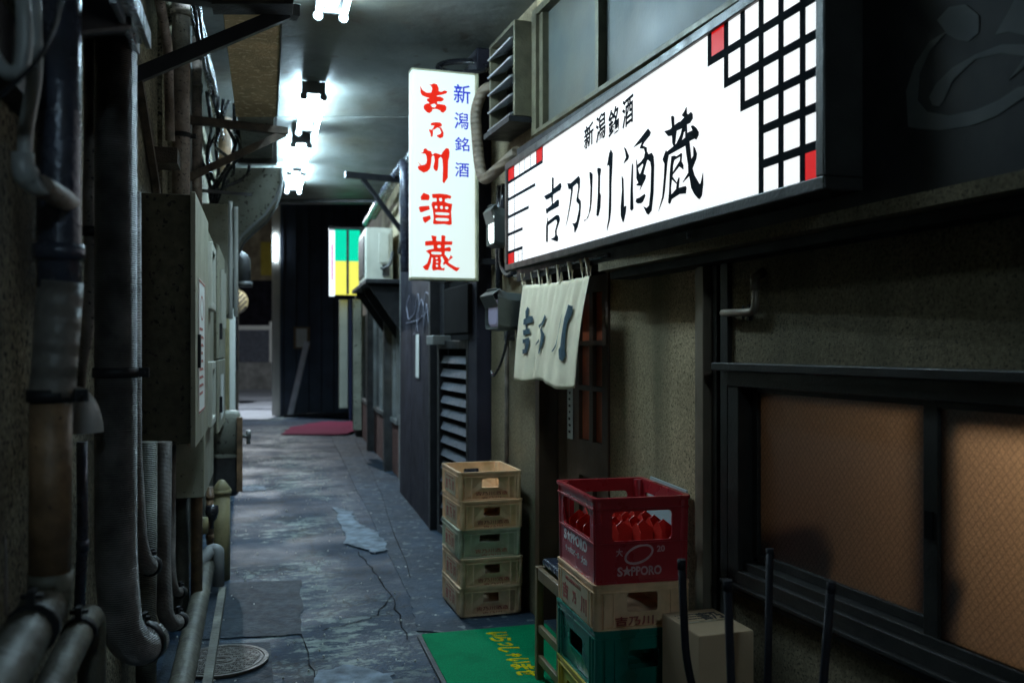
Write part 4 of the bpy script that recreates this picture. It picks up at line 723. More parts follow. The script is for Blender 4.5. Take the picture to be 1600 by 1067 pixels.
# ------------------------------------------------------------------ crates
def crate(name, lab, w, l, h, body, hole=(.5,.62,.26,.30), text_fn=None, ribs=True, label_panel=None, floor_=True, th=.006, group=None, foot=.93):
    """w across, l along, origin at the base centre; hole: centre, height, width, height as fractions"""
    r = thing(name, lab, 'crate', group=group)
    mb = MB(); tz = .0
    def side(F, W__):
        hw = W__*hole[2]; hh = h*hole[3]; cz = h*hole[1]
        loops = [[(-W__/2,0),(W__/2,0),(W__/2,h*.97),(-W__/2,h*.97)], rrect(-hw/2, hw/2, cz-hh/2, cz+hh/2, min(hw,hh)*.16, 3)]
        mb.shape(loops, th, F)
    k = foot
    # walls lean inwards a little towards the foot
    def fr(nx_, ny_, half):
        ax = Vector((-ny_, nx_, 0))
        def F(x, y, d):
            s = k+(1-k)*min(1, y/(h*.25)) if y < h*.25 else 1
            return ax*x*(.985 if s == 1 else s) + Vector((nx_, ny_, 0))*(half*s - th/2 + d - .003) + Vector((0,0,y))
        return F
    side(fr(0,-1,l/2), w-.012); side(fr(0,1,l/2), w-.012); side(fr(-1,0,w/2), l-.012); side(fr(1,0,w/2), l-.012)
    if floor_: mb.box(-w/2*k+.008, w/2*k-.008, -l/2*k+.008, l/2*k-.008, .004, .012)
    bodyo = mb.build('body', body, r, world=False)
    rim = MB()
    def ring(z0, z1, out, inn):
        o_ = rrect(-w/2-out, w/2+out, -l/2-out, l/2+out, .018, 4); i_ = rrect(-w/2+inn, w/2-inn, -l/2+inn, l/2-inn, .014, 4)
        rim.shape([o_, i_], z1-z0, lambda x, y, d: Vector((x, y, (z0+z1)/2+d)))
    ring(h-.010, h, .003, .010); ring(h-.030, h-.026, .002, .006); ring(.0, .010, -.004, .012)
    for sx in (-1,1):
        for sy in (-1,1):
            rim.tube([(sx*(w/2-.016), sy*(l/2-.016), .004), (sx*(w/2-.016), sy*(l/2-.016), h-.004)], .0165, 12)
    rim.build('rim', body, r, world=False, bevel=.0015)
    if ribs:
        rb = MB()
        for fx_ in (-.40,-.30,.30,.40):
            for sg_ in (-1,1):
                rb.box(w*fx_-.0025, w*fx_+.0025, sg_*(l/2)-.004 if sg_ > 0 else -l/2-.002, sg_*(l/2)+.002 if sg_ > 0 else -l/2+.004, .012, h-.03)
        for fy in (-.42,-.36,.36,.42):
            for sg_ in (-1,1):
                rb.box(sg_*(w/2)-.004, sg_*(w/2)+.003, l*fy-.0025, l*fy+.0025, .012, h-.03)
        rb.build('rib', body, r, world=False)
    if text_fn: text_fn(r, w, l, h)
    return r
FRONT = lambda w, l: (lambda x, y, d: Vector((x, -l/2-.001-d, y)))
LEFT = lambda w, l: (lambda x, y, d: Vector((-w/2-.001-d, -x, y)))
def sake_text(r, w, l, h):
    mb = MB(); text(mb, '吉乃川酒造', FRONT(w,l), -.085, .030, .185, .022, .0008, .01); text(mb, '吉乃川', FRONT(w,l), -.05, .013, .11, .010, .0008, .01)
    mb.build('front_print', 'red_ink', r, world=False)
    mb = MB(); mb.shape([rrect(-.13,.13,.018,.122,.01)], .001, LEFT(w,l)); mb.build('label_panel', 'pale_panel', r, world=False)
    mb = MB()
    for k, ch in enumerate('吉乃川'): text(mb, ch, lambda x, y, d: LEFT(w,l)(x, y, d+.0012), -.105+.078*k, .035, .055, .062, .0008, .04)
    text(mb, '新潟銘酒', lambda x, y, d: LEFT(w,l)(x, y, d+.0012), -.09, .106, .18, .011, .0008, .01)
    mb.build('side_print', 'red_ink', r, world=False)
M['pale_panel'] = mat('worn_label_patch', (.52,.42,.27), .5, n=(20,.12), dirt=(9,.5,(.32,.24,.13)), bump=(50,.05))
CW, CLN, CH = .36, .45, .1615
near = Vector((-.288,4.95)); ang = rad(17.2)
cx, cy = near.x + cos(ang)*CW/2 - sin(ang)*CLN/2, near.y + sin(ang)*CW/2 + cos(ang)*CLN/2
stackA = [('khaki_plastic','khaki crate at the bottom of the stack by the green mat',(.5,.62,.27,.32),0,0),
          ('khaki_plastic','khaki crate second from the bottom of the stack by the louvre',(.5,.62,.26,.30),.004,rad(.8)),
          ('greygreen_plastic','grey green crate in the middle of the stack of five',(.5,.68,.34,.26),-.003,rad(-1.0)),
          ('beige_plastic','tan crate second from the top of the stack of five',(.5,.60,.28,.30),.003,rad(.6)),
          ('beige_plastic','open tan crate on top of the stack of five',(.5,.60,.28,.32),-.002,rad(-.5))]
for i, (m_, lab, hl, dx, dr) in enumerate(stackA):
    r = crate('plastic_crate', lab, CW, CLN, CH, m_, hl, sake_text, group='crates stacked by the louvre')
    r.location = (cx+dx, cy-dx, .014+i*(CH-.0015)); r.rotation_euler = (0,0,ang+dr)
# second stack: yellow, green, beige, red
near = Vector((.282,3.035)); angB = rad(13.8); BW, BL = .348, .452
def placeB(r, z, dr=0, w=BW, l=BL):
    c = (near.x + cos(angB)*w/2 - sin(angB)*l/2, near.y + sin(angB)*w/2 + cos(angB)*l/2)
    r.location = (c[0], c[1], z); r.rotation_euler = (0,0,angB+dr)
yc = crate('plastic_crate', 'yellow crate at the bottom of the stack beside the stool', BW, BL, .314, 'yellow_plastic', (.5,.66,.5,.28)); placeB(yc, .014)
gc = crate('plastic_crate', 'glossy green crate under the beige one beside the stool', BW, BL, .214, 'green_plastic', (.5,.52,.34,.30)); placeB(gc, .326, rad(.6))
def beige_text(r, w, l, h):
    mb = MB(); mb.shape([rrect(-.185,.185,.016,.125,.008)], .001, LEFT(w,l)); mb.build('label_panel', 'pale_panel', r, world=False)
    mb = MB()
    for k, ch in enumerate('吉乃川'): text(mb, ch, lambda x, y, d: LEFT(w,l)(x, y, d+.0012), -.145+.11*k+(.012 if k == 1 else 0), .030+(.008 if k == 1 else 0), .07-(.022 if k == 1 else 0), .060-(.016 if k == 1 else 0), .0008, .045)
    text(mb, '新潟銘酒', lambda x, y, d: LEFT(w,l)(x, y, d+.0012), -.11, .104, .19, .014, .0008, .02)
    mb.build('side_print', 'red_ink', r, world=False)
    mb = MB(); text(mb, '吉乃川', FRONT(w,l), -.10, .018, .14, .032, .0008, .02); mb.build('front_print', 'red_ink', r, world=False)
bc = crate('plastic_crate', 'beige crate with red lettering between the red and the green crate', BW, BL, .160, 'beige_plastic', (.56,.60,.34,.42), beige_text); placeB(bc, .537, rad(-.5))
# red beer crate
HR = .300
rc = thing('beer_crate', 'red beer crate with white lettering on top of the coloured stack', 'crate'); ROOTM[rc.name] = Matrix()
mb = MB()
def rside(F, W__):
    mb.shape([[(-W__/2,0),(W__/2,0),(W__/2,HR-.004),(-W__/2,HR-.004)], rrect(-W__/2+.058, W__/2-.058, .150, .252, .016, 4)], .008, F)
k_ = .975
def RFc(nx_, ny_, half):
    ax = Vector((-ny_, nx_, 0))
    return lambda x, y, d: (ax*x + Vector((nx_, ny_, 0))*(half-.004+d-.003))*(k_+(1-k_)*y/HR) + Vector((0,0,y))
rside(RFc(0,-1,BL/2), BW-.010); rside(RFc(0,1,BL/2), BW-.010); rside(RFc(-1,0,BW/2), BL-.010); rside(RFc(1,0,BW/2), BL-.010)
mb.box(-.16,.16,-.21,.21,.004,.012); mb.build('body', 'red_plastic', rc, world=False, bevel=.0015)
rim = MB()
def rring(z0, z1, out, inn): rim.shape([rrect(-BW/2-out, BW/2+out, -BL/2-out, BL/2+out, .022, 5), rrect(-BW/2+inn, BW/2-inn, -BL/2+inn, BL/2-inn, .018, 5)], z1-z0, lambda x, y, d: Vector((x, y, (z0+z1)/2+d)))
rring(HR-.012, HR, .006, .012); rring(HR-.042, HR-.037, .004, .004); rring(.0,.012,-.006,.012); rring(.138,.144,-.001,.006)
for sx in (-1,1):
    for sy in (-1,1):
        rim.tube([(sx*(BW/2*.975-.020), sy*(BL/2*.975-.020), .004), (sx*(BW/2-.020), sy*(BL/2-.020), HR-.004)], .0205, 14)
rim.build('rim', 'red_plastic', rc, world=False, bevel=.002)
# bottle grid inside: rows of pointed dividers
ins = MB()
def divider(a, b, axis, pos):
    L_ = b-a; n_ = 5 if axis == 'y' else 4; top = []
    for i in range(n_*8+1):
        t = i/(n_*8); f = abs(((t*n_) % 1)-.5)*2; top.append((a+L_*t, .172+.030*(1-f)))
    loop = [(a,.014),(b,.014)]+top[::-1]
    ins.shape([loop], .003, (lambda x, y, d: Vector((pos+d, x, y))) if axis == 'y' else (lambda x, y, d: Vector((x, pos+d, y))))
for i in range(1,4): divider(-.205,.205,'y',-.16+.32*i/4)
for i in range(1,5): divider(-.155,.155,'x',-.21+.42*i/5)
ins.build('divider_grid', 'red_insert', rc, world=False)
def star(cx_, cy_, r_): return [(cx_+(r_ if i % 2 == 0 else r_*.42)*sin(pi*i/5), cy_+(r_ if i % 2 == 0 else r_*.42)*cos(pi*i/5)) for i in range(10)]
def beer_words(mb, F, x0, y0, w, h):
    text(mb, 'S', F, x0, y0, w*.12, h, .0008, .03); mb.shape([star(x0+w*.215, y0+h*.5, h*.62)], .0008, F); text(mb, 'PPORO', F, x0+w*.31, y0, w*.69, h, .0008, .03)
sl_ = lambda F: (lambda x, y, d: F(x, y, d+.0012))
Ffr = lambda x, y, d: Vector((x*.98, (-BL/2-.0)*(k_+(1-k_)*y/HR)+.0025-d, y)); Flf = lambda x, y, d: Vector(((-BW/2)*(k_+(1-k_)*y/HR)+.0025-d, -x, y))
mb = MB(); beer_words(mb, Ffr, -.092, .030, .165, .032)
mb.shape([ell(-.012,.103,.056,.032,32,rad(18)), ell(-.012,.103,.048,.024,32,rad(18))], .0008, Ffr)
text(mb, '大', Ffr, -.098, .098, .026, .028, .0008, .02); text(mb, '20', Ffr, .055, .108, .030, .022, .0008, .03)
mb.build('front_print', 'pale_ink', rc, world=False, label='dull white lettering and oval')
mb = MB(); beer_words(mb, Flf, -.150, .092, .275, .040); text(mb, 'サッポロビール', Flf, -.135, .050, .17, .024, .0008, .03); text(mb, '大20', Flf, .055, .046, .07, .026, .0008, .03)
mb.build('side_print', 'white_ink', rc, world=False, label='bright white lettering')
placeB(rc, .692, rad(-.4))
# cardboard box
def hx(p): return Vector(p)
bxm = thing('cardboard_box', 'sealed cardboard box with dark printing against the wall under the window', 'box', (.63,2.9,0))
n0 = Vector((.577,2.762)); lft = Vector((.503,3.005)); rgt = Vector((.762,2.822)); bck = lft+(rgt-n0)
mb = MB(); zt = .615
mb.hexa([(*n0,.012),(*rgt,.012),(*bck,.012),(*lft,.012),(*n0,zt),(*rgt,zt),(*bck,zt),(*lft,zt)]); mb.build('carton', 'card', bxm, bevel=.004)
Ftop = lambda x, y, d: Vector((*(n0+(rgt-n0)*x+(lft-n0)*y), zt+.0012+d))
mb = MB(); mb.shape([[(0.0,.475),(1.0,.475),(1.0,.525),(0,.525)]], .0008, Ftop); mb.build('tape', 'tape', bxm)
mb = MB(); rr = random.Random(5)
text(mb, '吉乃', Ftop, .50, .55, .42, .30, .0008, .03)
for k in range(3):
    for j in range(14): x = .12+j*.045; mb.shape([[(x,.62+.09*k),(x+rr.uniform(.015,.035),.62+.09*k),(x+.03,.645+.09*k),(x,.65+.09*k)]], .0008, Ftop)
Ffb = lambda x, y, d: Vector((*(n0+(rgt-n0)*x+Vector((.29,-.957))*(.0012+d)), y))
text(mb, '吉乃川', Ffb, .2, .36, .62, .10, .0008, .05)
mb.build('printing', 'ink', bxm)
# upturned bar stool with four black legs
tips = [P(1065,876,2.36), P(1137,908,2.13), P(1203,859,2.48), P(1299,911,2.13)]
cen = sum(tips, Vector())/4; cen.z = 0
us = thing('bar_stool', 'upturned black bar stool, its four thin legs sticking up beside the cardboard box', 'stool', tuple(cen))
for i, t in enumerate(tips):
    b = Vector((cen.x+(t.x-cen.x)*.62, cen.y+(t.y-cen.y)*.66, .07))
    if i == 0: pts = bend([t, Vector((t.x+.012, t.y, .66)), Vector((b.x,b.y,.50)), b], .08)
    else: pts = [t, t.lerp(b,.4)+Vector((.002,0,0)), b]
    mb = MB(); mb.tube(pts, .0105, 12); lg = mb.build('leg', 'stool_black', us)
    mb = MB(); mb.tube([t+Vector((0,0,.004)), t-Vector((0,0,.022))], .0112, 12); mb.build('rubber_foot', 'stool_black', lg)
mb = MB(); mb.lathe([(.001,.02),(.15,.02),(.165,.03),(.165,.06),(.14,.075),(.001,.075)], 28, Matrix.Translation(cen)); mb.build('seat', 'seat_navy', us)
mb = MB(); q = [tips[i].lerp(Vector((cen.x+(tips[i].x-cen.x)*.62, cen.y+(tips[i].y-cen.y)*.66, .07)), .62) for i in (0,1,3,2)]
for i in range(4): mb.tube([q[i], q[(i+1)%4]], .007, 8)
mb.build('foot_ring', 'stool_black', us)
# wooden stool behind the crates
S0 = Vector((.102,4.035)); dA = Vector((.25,-.968)).normalized(); dB = Vector((.968,.25)).normalized(); LS, WS, HS = .36, .30, .53
st = thing('wooden_stool', 'low wooden stool with a navy padded seat, half hidden behind the coloured crates', 'stool', (*(S0+dA*LS/2+dB*WS/2),0))
SF = lambda a, b, z: Vector((*(S0+dA*a+dB*b), z))
def sfb(mb, a0,a1,b0,b1,z0,z1): mb.hexa([SF(a0,b0,z0),SF(a1,b0,z0),SF(a1,b1,z0),SF(a0,b1,z0),SF(a0,b0,z1),SF(a1,b0,z1),SF(a1,b1,z1),SF(a0,b1,z1)])
for a in (0, LS-.034):
    for b in (0, WS-.034): mb = MB(); sfb(mb, a, a+.034, b, b+.034, .012, HS-.005); mb.build('leg', 'stool_wood', st, bevel=.004)
for z in (.10,.235):
    for b in (.006, WS-.028): mb = MB(); sfb(mb, .034, LS-.034, b, b+.02, z, z+.035); mb.build('stretcher', 'stool_wood', st, bevel=.003)
for b in (.004, WS-.03): mb = MB(); sfb(mb, .034, LS-.034, b, b+.024, HS-.06, HS-.008); mb.build('apron', 'stool_wood', st, bevel=.003)
for a in (.004, LS-.03): mb = MB(); sfb(mb, a, a+.024, .034, WS-.034, HS-.06, HS-.008); mb.build('apron', 'stool_wood', st, bevel=.003)
mb = MB(); sfb(mb, .012, LS+.0, .03, WS-.004, HS-.004, HS+.03); mb.build('seat', 'seat_navy', st, bevel=.012)
# acrylic board leaning on the stucco behind the red crate
mb = MB(); mb.hexa([RA(3.42,.05,.60),RA(3.70,.05,.60),RA(3.70,.042,.60),RA(3.42,.042,.60),RA(3.42,.012,.96),RA(3.70,.012,.975),RA(3.70,.004,.975),RA(3.42,.004,.96)])
# it stands on a plinth strip at the wall's foot
mb.hexa([RA(3.42,.065,.0),RA(3.70,.065,.0),RA(3.70,.057,.0),RA(3.42,.057,.0),RA(3.42,.0501,.60),RA(3.70,.0501,.60),RA(3.70,.0421,.60),RA(3.42,.0421,.60)])
o = mb.build('acrylic_board', 'paper_bright'); tag(o, 'pale translucent board leaning on the stucco behind the red crate', 'board')
# green mat with yellow writing
m0 = Vector((-.497,4.665)); mA = Vector((.262,-.965)); mB = Vector((.962,.272))
MT = lambda x, y, d: Vector((*(m0+mA*x+mB*y), .018+d))
gm = thing('door_mat', 'green door mat with yellow greeting script in front of the bar door', 'mat', (*(m0+mA*.6+mB*.35),0))
mb = MB(); mb.shape([rrect(0,1.35,0,.72,.02,3)], .008, lambda x, y, d: MT(x, y, d-.006)); mb.build('edge', 'mat_edge', gm)
mb = MB(); mb.shape([rrect(.022,1.328,.022,.698,.015,3)], .006, lambda x, y, d: MT(x, y, d+.001)); mb.build('pile', 'mat_green', gm)
mb = MB()
for k, ch in enumerate('いらっしゃいませ'):
    s_ = .072 if ch not in 'っゃ' else .05
    xx = .135+k*.082
    text(mb, ch, lambda x, y, d: MT(x+.25*(y-.40), y, .0055+d), xx-s_/2, .40-s_*.75, s_, s_*1.5, .0015, .035)
mb.build('greeting_script', 'mat_yellow', gm)
# manhole cover
mc = Vector((-1.385,4.27)); R_ = .205
mh = thing('manhole_cover', 'round cast iron manhole cover with a basket pattern at the lower left', 'manhole cover', (*mc,0))
MH = lambda x, y, d: Vector((mc.x+x*1.0, mc.y+y*1.03, .016+d))
mb = MB(); mb.shape([ell(0,0,R_+.012,R_+.012,48), ell(0,0,R_-.006,R_-.006,48)], .012, MH); mb.build('ring', 'cast_iron', mh, bevel=.002)
mb = MB(); mb.shape([ell(0,0,R_-.010,R_-.010,48)], .006, MH)
top = lambda x, y, d: MH(x, y, d+.0045)
for a, b in ((R_-.014,R_-.022),(.055,.046),(.028,.022)): mb.shape([ell(0,0,a,a*(1 if a > .1 else .8),40), ell(0,0,b,b*(1 if a > .1 else .8),40)], .004, top)
i = 0; s_ = .026
for ix in range(-8,9):
    for iy in range(-8,9):
        x, y = ix*s_, iy*s_; d = math.hypot(x, y)
        if d > R_-.034 or d < .068 or (abs(y) < .02 and .10 < abs(x) < .15): continue
        w_, h_ = (.0115,.0035) if (ix+iy) % 2 else (.0035,.0115)
        for q_ in (-.006,.006):
            if (ix+iy) % 2: mb.shape([[(x-w_,y-h_+q_),(x+w_,y-h_+q_),(x+w_,y+h_+q_),(x-w_,y+h_+q_)]], .004, top)
            else: mb.shape([[(x-w_+q_,y-h_),(x+w_+q_,y-h_),(x+w_+q_,y+h_),(x-w_+q_,y+h_)]], .004, top)
for sx in (-1,1): mb.shape([rrect(sx*.125-.014, sx*.125+.014, -.012,.012,.004), rrect(sx*.125-.009, sx*.125+.009, -.007,.007,.003)], .005, top)
mb.build('cover', 'cast_iron', mh)
# ------------------------------------------------------------------ fittings between the lantern and the long sign
def spot(lab, yw, z, k, lens, fo, kc):
    """hooded floodlight on the wall: shell opening along the wall, towards the far end"""
    r = thing('flood_light', lab, 'lamp', tuple(RA(yw,.1,z)))
    def F(a, b, c): return RA(yw+b*k*1.2, fo-(a+.115)*k, z+c*kc)      # opening faces the alley
    mb = MB(); prof = []
    sec = [(-.085,-.075),(.085,-.075),(.095,-.06),(.095,.05),(.07,.082),(-.07,.082),(-.095,.05),(-.095,-.06)]
    st_ = [(-.115,1.05,.012),(-.05,1.0,0),(.09,.92,0),(.16,.62,-.02)]
    vs = [F(a, b*s+.0, c*s+dz) for a, s, dz in st_ for b, c in sec]; n = len(sec)
    fs = [(i*n+j, i*n+(j+1)%n, (i+1)*n+(j+1)%n, (i+1)*n+j) for i in range(len(st_)-1) for j in range(n)]
    fs.append(tuple((len(st_)-1)*n+j for j in range(n))); mb.add(vs, fs)
    # hood lip over the lens
    mb.add([F(-.115,-.10,.02), F(-.15,-.10,.07), F(-.15,.10,.07), F(-.115,.10,.02), F(-.10,.10,.095), F(-.10,-.10,.095)], [(0,1,2,3),(1,5,4,2)])
    o = mb.build('shell', 'lamp_green', r, bevel=.004); s_ = o.modifiers.new('t', 'SOLIDIFY'); s_.thickness = .004
    mb = MB(); mb.add([F(-.095, x, y) for x, y in rrect(-.072,.072,-.058,.052,.02,3)]+[F(-.110, x, y) for x, y in rrect(-.06,.06,-.048,.044,.02,3)], [tuple(range(16,32))]+[(i,(i+1)%16,16+(i+1)%16,16+i) for i in range(16)]); mb.build('lens', lens, r)
    mb = MB(); mb.tube(bend([F(.05,0,-.07), F(.05,0,-.15), RA(yw,.0,z-.16*k)], .03), .010, 8); mb.build('arm', 'black_metal', r)
    return r
spot('small flood light with a bright white lens beside the left end of the long sign', 5.36, 2.21, .62, 'lamp_lit', .155, 1.45)
spot('dark green hooded flood light with a faintly glowing lens left of the cloth curtain', 5.05, 1.70, .95, 'lamp_dim', .25, 1.35)
# louvred vent box beside the upper window
vt = thing('vent_louvre', 'weathered louvred vent box beside the upper window', 'vent', tuple(RA(5.2,.05,2.76)))
mb = MB(); F = RA
mb.fbox(F,4.995,5.02,.0,.135,2.79,3.32); mb.fbox(F,5.42,5.44,.0,.135,2.79,3.32); mb.fbox(F,5.02,5.42,.0,.135,3.30,3.32)
mb.build('casing', 'upper_frame', vt, bevel=.003)
for i in range(5):
    z = 2.80+.105*i; mb = MB(); mb.hexa([F(5.02,.04,z+.055),F(5.42,.04,z+.055),F(5.42,.045,z+.059),F(5.02,.045,z+.059),F(5.02,.150,z),F(5.42,.150,z),F(5.42,.155,z+.006),F(5.02,.155,z+.006)]); mb.build('slat', 'steel_strip', vt)
mb = MB(); mb.fbox(F,4.99,5.44,.0,.17,2.755,2.785); mb.build('drip_ledge', 'black_metal', vt)
part('backing', 'void', vt, (5.02,5.42,.004,.03,2.79,3.30))
# hose curling down beside the vent
mb = MB(); mb.tube(bend([RA(5.50,.02,3.10), RA(5.52,.14,3.10), RA(5.62,.17,2.98), RA(5.60,.15,2.66), RA(5.52,.15,2.52), RA(5.28,.12,2.56), RA(5.05,.10,2.60)], .12), .034, 14)
o = mb.build('hose', 'hose_brown'); tag(o, 'thick taped brown hose curving down left of the long sign', 'hose')
mb = MB(); mb.tube(bend([RA(5.45,.04,2.5), RA(5.46,.05,2.3), RA(5.47,.05,2.0), RA(5.35,.05,1.93), RA(5.25,.04,1.95)], .08), .017, 10)
mb.tube(bend([RA(5.52,.04,2.5), RA(5.52,.05,2.2), RA(5.50,.05,1.8)], .08), .022, 10)
o = mb.build('cable_bundle', 'cable'); tag(o, 'black cables hanging on the wall between the lantern sign and the long sign', 'cable')
mb = MB(); mb.tube([RA(5.43,.03,.02), RA(5.42,.03,1.62)], .014, 10); o = mb.build('drain_pipe', 'rust'); tag(o, 'thin rusty upright pipe on the stucco behind the stack of five crates', 'pipe')
mb = MB(); mb.tube(bend([RA(5.36,.03,1.75), RA(5.36,.06,1.5), RA(5.42,.08,1.38), RA(5.50,.09,1.33), RA(5.53,.09,1.36)], .06), .008, 8); mb.fbox(RA,5.36,5.42,.0,.05,1.55,1.62)
o = mb.build('cable', 'cable'); tag(o, 'short hooked cable dangling under the dark green flood light', 'cable')
# coil over the lantern
mb = MB(); c0 = Vector((-.32,5.75,3.30))
for k in range(3):
    mb.tube([c0+Vector((.16*cos(a), .10*sin(a)+.02*k, .07*sin(a)+.012*k)) for a in [2*pi*i/30 for i in range(31)]], .014, 8)
o = mb.build('cable_coil', 'cable'); tag(o, 'coil of black cable above the lantern sign', 'cable')
# dark upright column, junction boxes next to the lantern
mb = MB(); mb.fbox(RA,5.80,6.0,.0,.10,0,3.44); o = mb.build('downpipe', 'panel_dark', None, bevel=.01); tag(o, 'dark square upright casing between the louvre and the stucco', 'casing')
mb = MB(); mb.fbox(RA,5.9,6.5,.02,.13,1.60,1.93); o = mb.build('junction_box', 'void', None, bevel=.01); tag(o, 'black box fixed to the wall directly under the lantern sign', 'box')
mb = MB(); mb.fbox(RA,6.7,6.9,.02,.16,1.53,1.60); o = mb.build('meter_box', 'steel_dull', None, bevel=.006); tag(o, 'small pale metal box above the louvre, under the lantern sign', 'box')
mb = MB(); mb.fbox(RA,6.0,6.9,.0,.05,2.0,3.44); o = mb.build('cover_board', 'void'); tag(o, 'black board on the upper wall behind the lantern sign', 'board')
# louvre screen
lv = thing('louvre_screen', 'tall dark louvre with slate blue slats behind the stack of five crates', 'louvre', tuple(RA(6.6,0,.5)))
part('frame', 'black_metal', lv, (6.10,6.15,.0,.07,.1,1.56), (6.86,6.92,.0,.07,.1,1.56), (6.15,6.86,.0,.07,1.50,1.56), (6.15,6.86,.0,.07,.1,.16), bevel=.003)
part('backing', 'void', lv, (6.15,6.86,-.02,-.005,.16,1.5))
for i in range(13):
    z = .19+.1*i; mb = MB(); mb.hexa([RA(6.15,.03,z+.058),RA(6.86,.03,z+.058),RA(6.86,.036,z+.062),RA(6.15,.036,z+.062),RA(6.15,.055,z),RA(6.86,.055,z),RA(6.86,.061,z+.004),RA(6.15,.061,z+.004)]); mb.build('slat', 'slat', lv)
# ------------------------------------------------------------------ dark ribbed board wall with scratched graffiti
pb = thing('board_hoarding', 'tall dark hoarding of upright boards with a scrawled tag, left of the louvre', 'hoarding', tuple(RF(8.4,0,0)))
def PF(y, o, z): return RF(y, .012-.010*z/2+o, z)
mb = MB(); rr = random.Random(2)
nb = 7
for i in range(nb):
    a = 7.50+1.88*i/nb; b = 7.50+1.88*(i+1)/nb-.006; d = rr.uniform(0,.003)
    mb.hexa([PF(a,-.02,.0),PF(b,-.02,.0),PF(b,d,.0),PF(a,d,.0),PF(a,-.02,3.4),PF(b,-.02,3.4),PF(b,d,3.4),PF(a,d,3.4)])
mb.build('boards', 'panel_dark', pb)
part('post', 'black_metal', pb, (7.40,7.49,-.1,.02,0,3.44), (7.20,7.40,-.16,-.06,0,3.44), F=RF)
part('edge_strip', 'steel_dull', pb, (9.385,9.40,-.1,.012,0,3.4), F=RF)
mb = MB(); gl_ = lambda px, py: PF((1.23-.005)/((px-800)/1400+.255), .012, 1.5-(py-545)/1400*((1.23-.005)/((px-800)/1400+.255)))
for st_ in ([(641,462),(636,478),(640,500),(649,490),(652,470),(655,455),(657,480),(652,520),(648,522)], [(655,520),(652,495),(660,465),(664,480),(664,520)], [(664,515),(668,470),(671,500),(673,520)], [(636,505),(655,500),(672,485),(672,460),(666,455),(663,490)]):
    mb.tube(bend([gl_(*p) for p in st_], .06, 4), .0035, 6)
mb.build('graffiti', 'chalk', pb)
mb = MB(); y_ = lambda px: (1.23-.155)/((px-800)/1400+.255)
mb.hexa([PF(8.02,.012,1.24),PF(8.20,.012,1.24),PF(8.20,.016,1.24),PF(8.02,.016,1.24),PF(8.02,.012,1.63),PF(8.20,.012,1.63),PF(8.20,.016,1.63),PF(8.02,.016,1.63)])
o = mb.build('notice', 'paper'); tag(o, 'narrow pale notice stuck to the dark board hoarding below the tag', 'notice')
# ------------------------------------------------------------------ shops farther along
sh_ = thing('shop_building', 'glazed shop front with brick base and stained cream wall beyond the hoarding', 'building', tuple(RF(12,0,0)))
part('wall', 'cream_wall', sh_, (9.4,15.4,-.4,-.10,2.05,3.44), F=RF)
part('wall', 'cream_wall', sh_, (9.4,10.2,-.4,-.10,.75,2.05), F=RF, label='narrow cream wall strip')
part('base', 'brick', sh_, (10.2,15.4,-.4,-.10,0,.62), F=RF)
part('base', 'concrete', sh_, (9.4,10.2,-.4,-.08,0,.75), F=RF)
for a, b in ((10.35,11.2),(11.4,13.1),(13.3,15.2)):
    w_ = part('window', 'steel_dull', sh_, (a,a+.05,-.15,-.08,.62,2.05), (b-.05,b,-.15,-.08,.62,2.05), ((a+b)/2-.03,(a+b)/2+.03,-.15,-.08,.62,2.05), (a,b,-.15,-.07,.62,.67), F=RF)
    part('pane', 'shop_glass', w_, (a+.05,b-.05,-.13,-.12,.67,2.05), F=RF)
    part('interior_glow', 'shop_glow', w_, (a+.08,(a+b)/2-.1,-.119,-.112,.75,2.0), F=RF); part('interior_glow', 'shop_yellow', w_, ((a+b)/2+.1,(a+b)/2+.2,-.119,-.112,.8,1.9), F=RF)  # glowing panels over the glass stand for light inside the shop
for i, (y, lab) in enumerate(((10.95,'nearest dark post of the shop front'),(13.15,'middle dark post of the shop front'),(15.3,'farthest dark post of the shop front, by the maroon mat'))):
    part('post', 'dark_metal', sh_, (y,y+.12,-.12,.0,0,2.9), F=RF)
part('shadow_return', 'black_metal', sh_, (9.42,9.55,-.1,-.02,0,2.2), F=RF)
# bracket shelf with air conditioner
ac = thing('air_conditioner', 'old cream air conditioner outdoor unit on a black bracket shelf above the shop window', 'air conditioner', tuple(RF(10.6,.2,2.24)))
def AF(a, o, z): return RF(a, o, z)
mb = MB(); mb.fbox(AF,10.25,11.15,-.02,.29,2.27,2.88); mb.build('casing', 'ac', ac, bevel=.015)
mb = MB(); mb.fbox(AF,10.36,11.06,.291,.302,2.34,2.80); mb.build('fan_grille', 'black_metal', ac, bevel=.004)
mb = MB(); mb.fbox(AF,10.225,10.249,.03,.14,2.48,2.82); mb.build('valve_cover', 'ac', ac, bevel=.003)
mb = MB(); mb.fbox(AF,10.22,10.249,.02,.10,2.33,2.46); mb.tube(bend([RF(10.22,.11,2.42), RF(10.12,.10,2.40), RF(10.08,.03,2.44), RF(10.08,.0,2.6)], .04), .018, 8); mb.build('pipe_stub', 'dark_metal', ac)
mb = MB(); mb.fbox(AF,10.3,10.42,.0,.28,2.235,2.268); mb.fbox(AF,10.9,11.02,.0,.28,2.235,2.268); mb.build('foot', 'ac', ac)
aw = thing('bracket_shelf', 'black slanting bracket shelf under the air conditioner', 'bracket', tuple(RF(10.5,.2,2.2)))
mb = MB(); mb.fbox(RF,9.45,11.35,-.08,.36,2.19,2.233); mb.build('shelf', 'black_metal', aw, bevel=.004)
mb = MB()
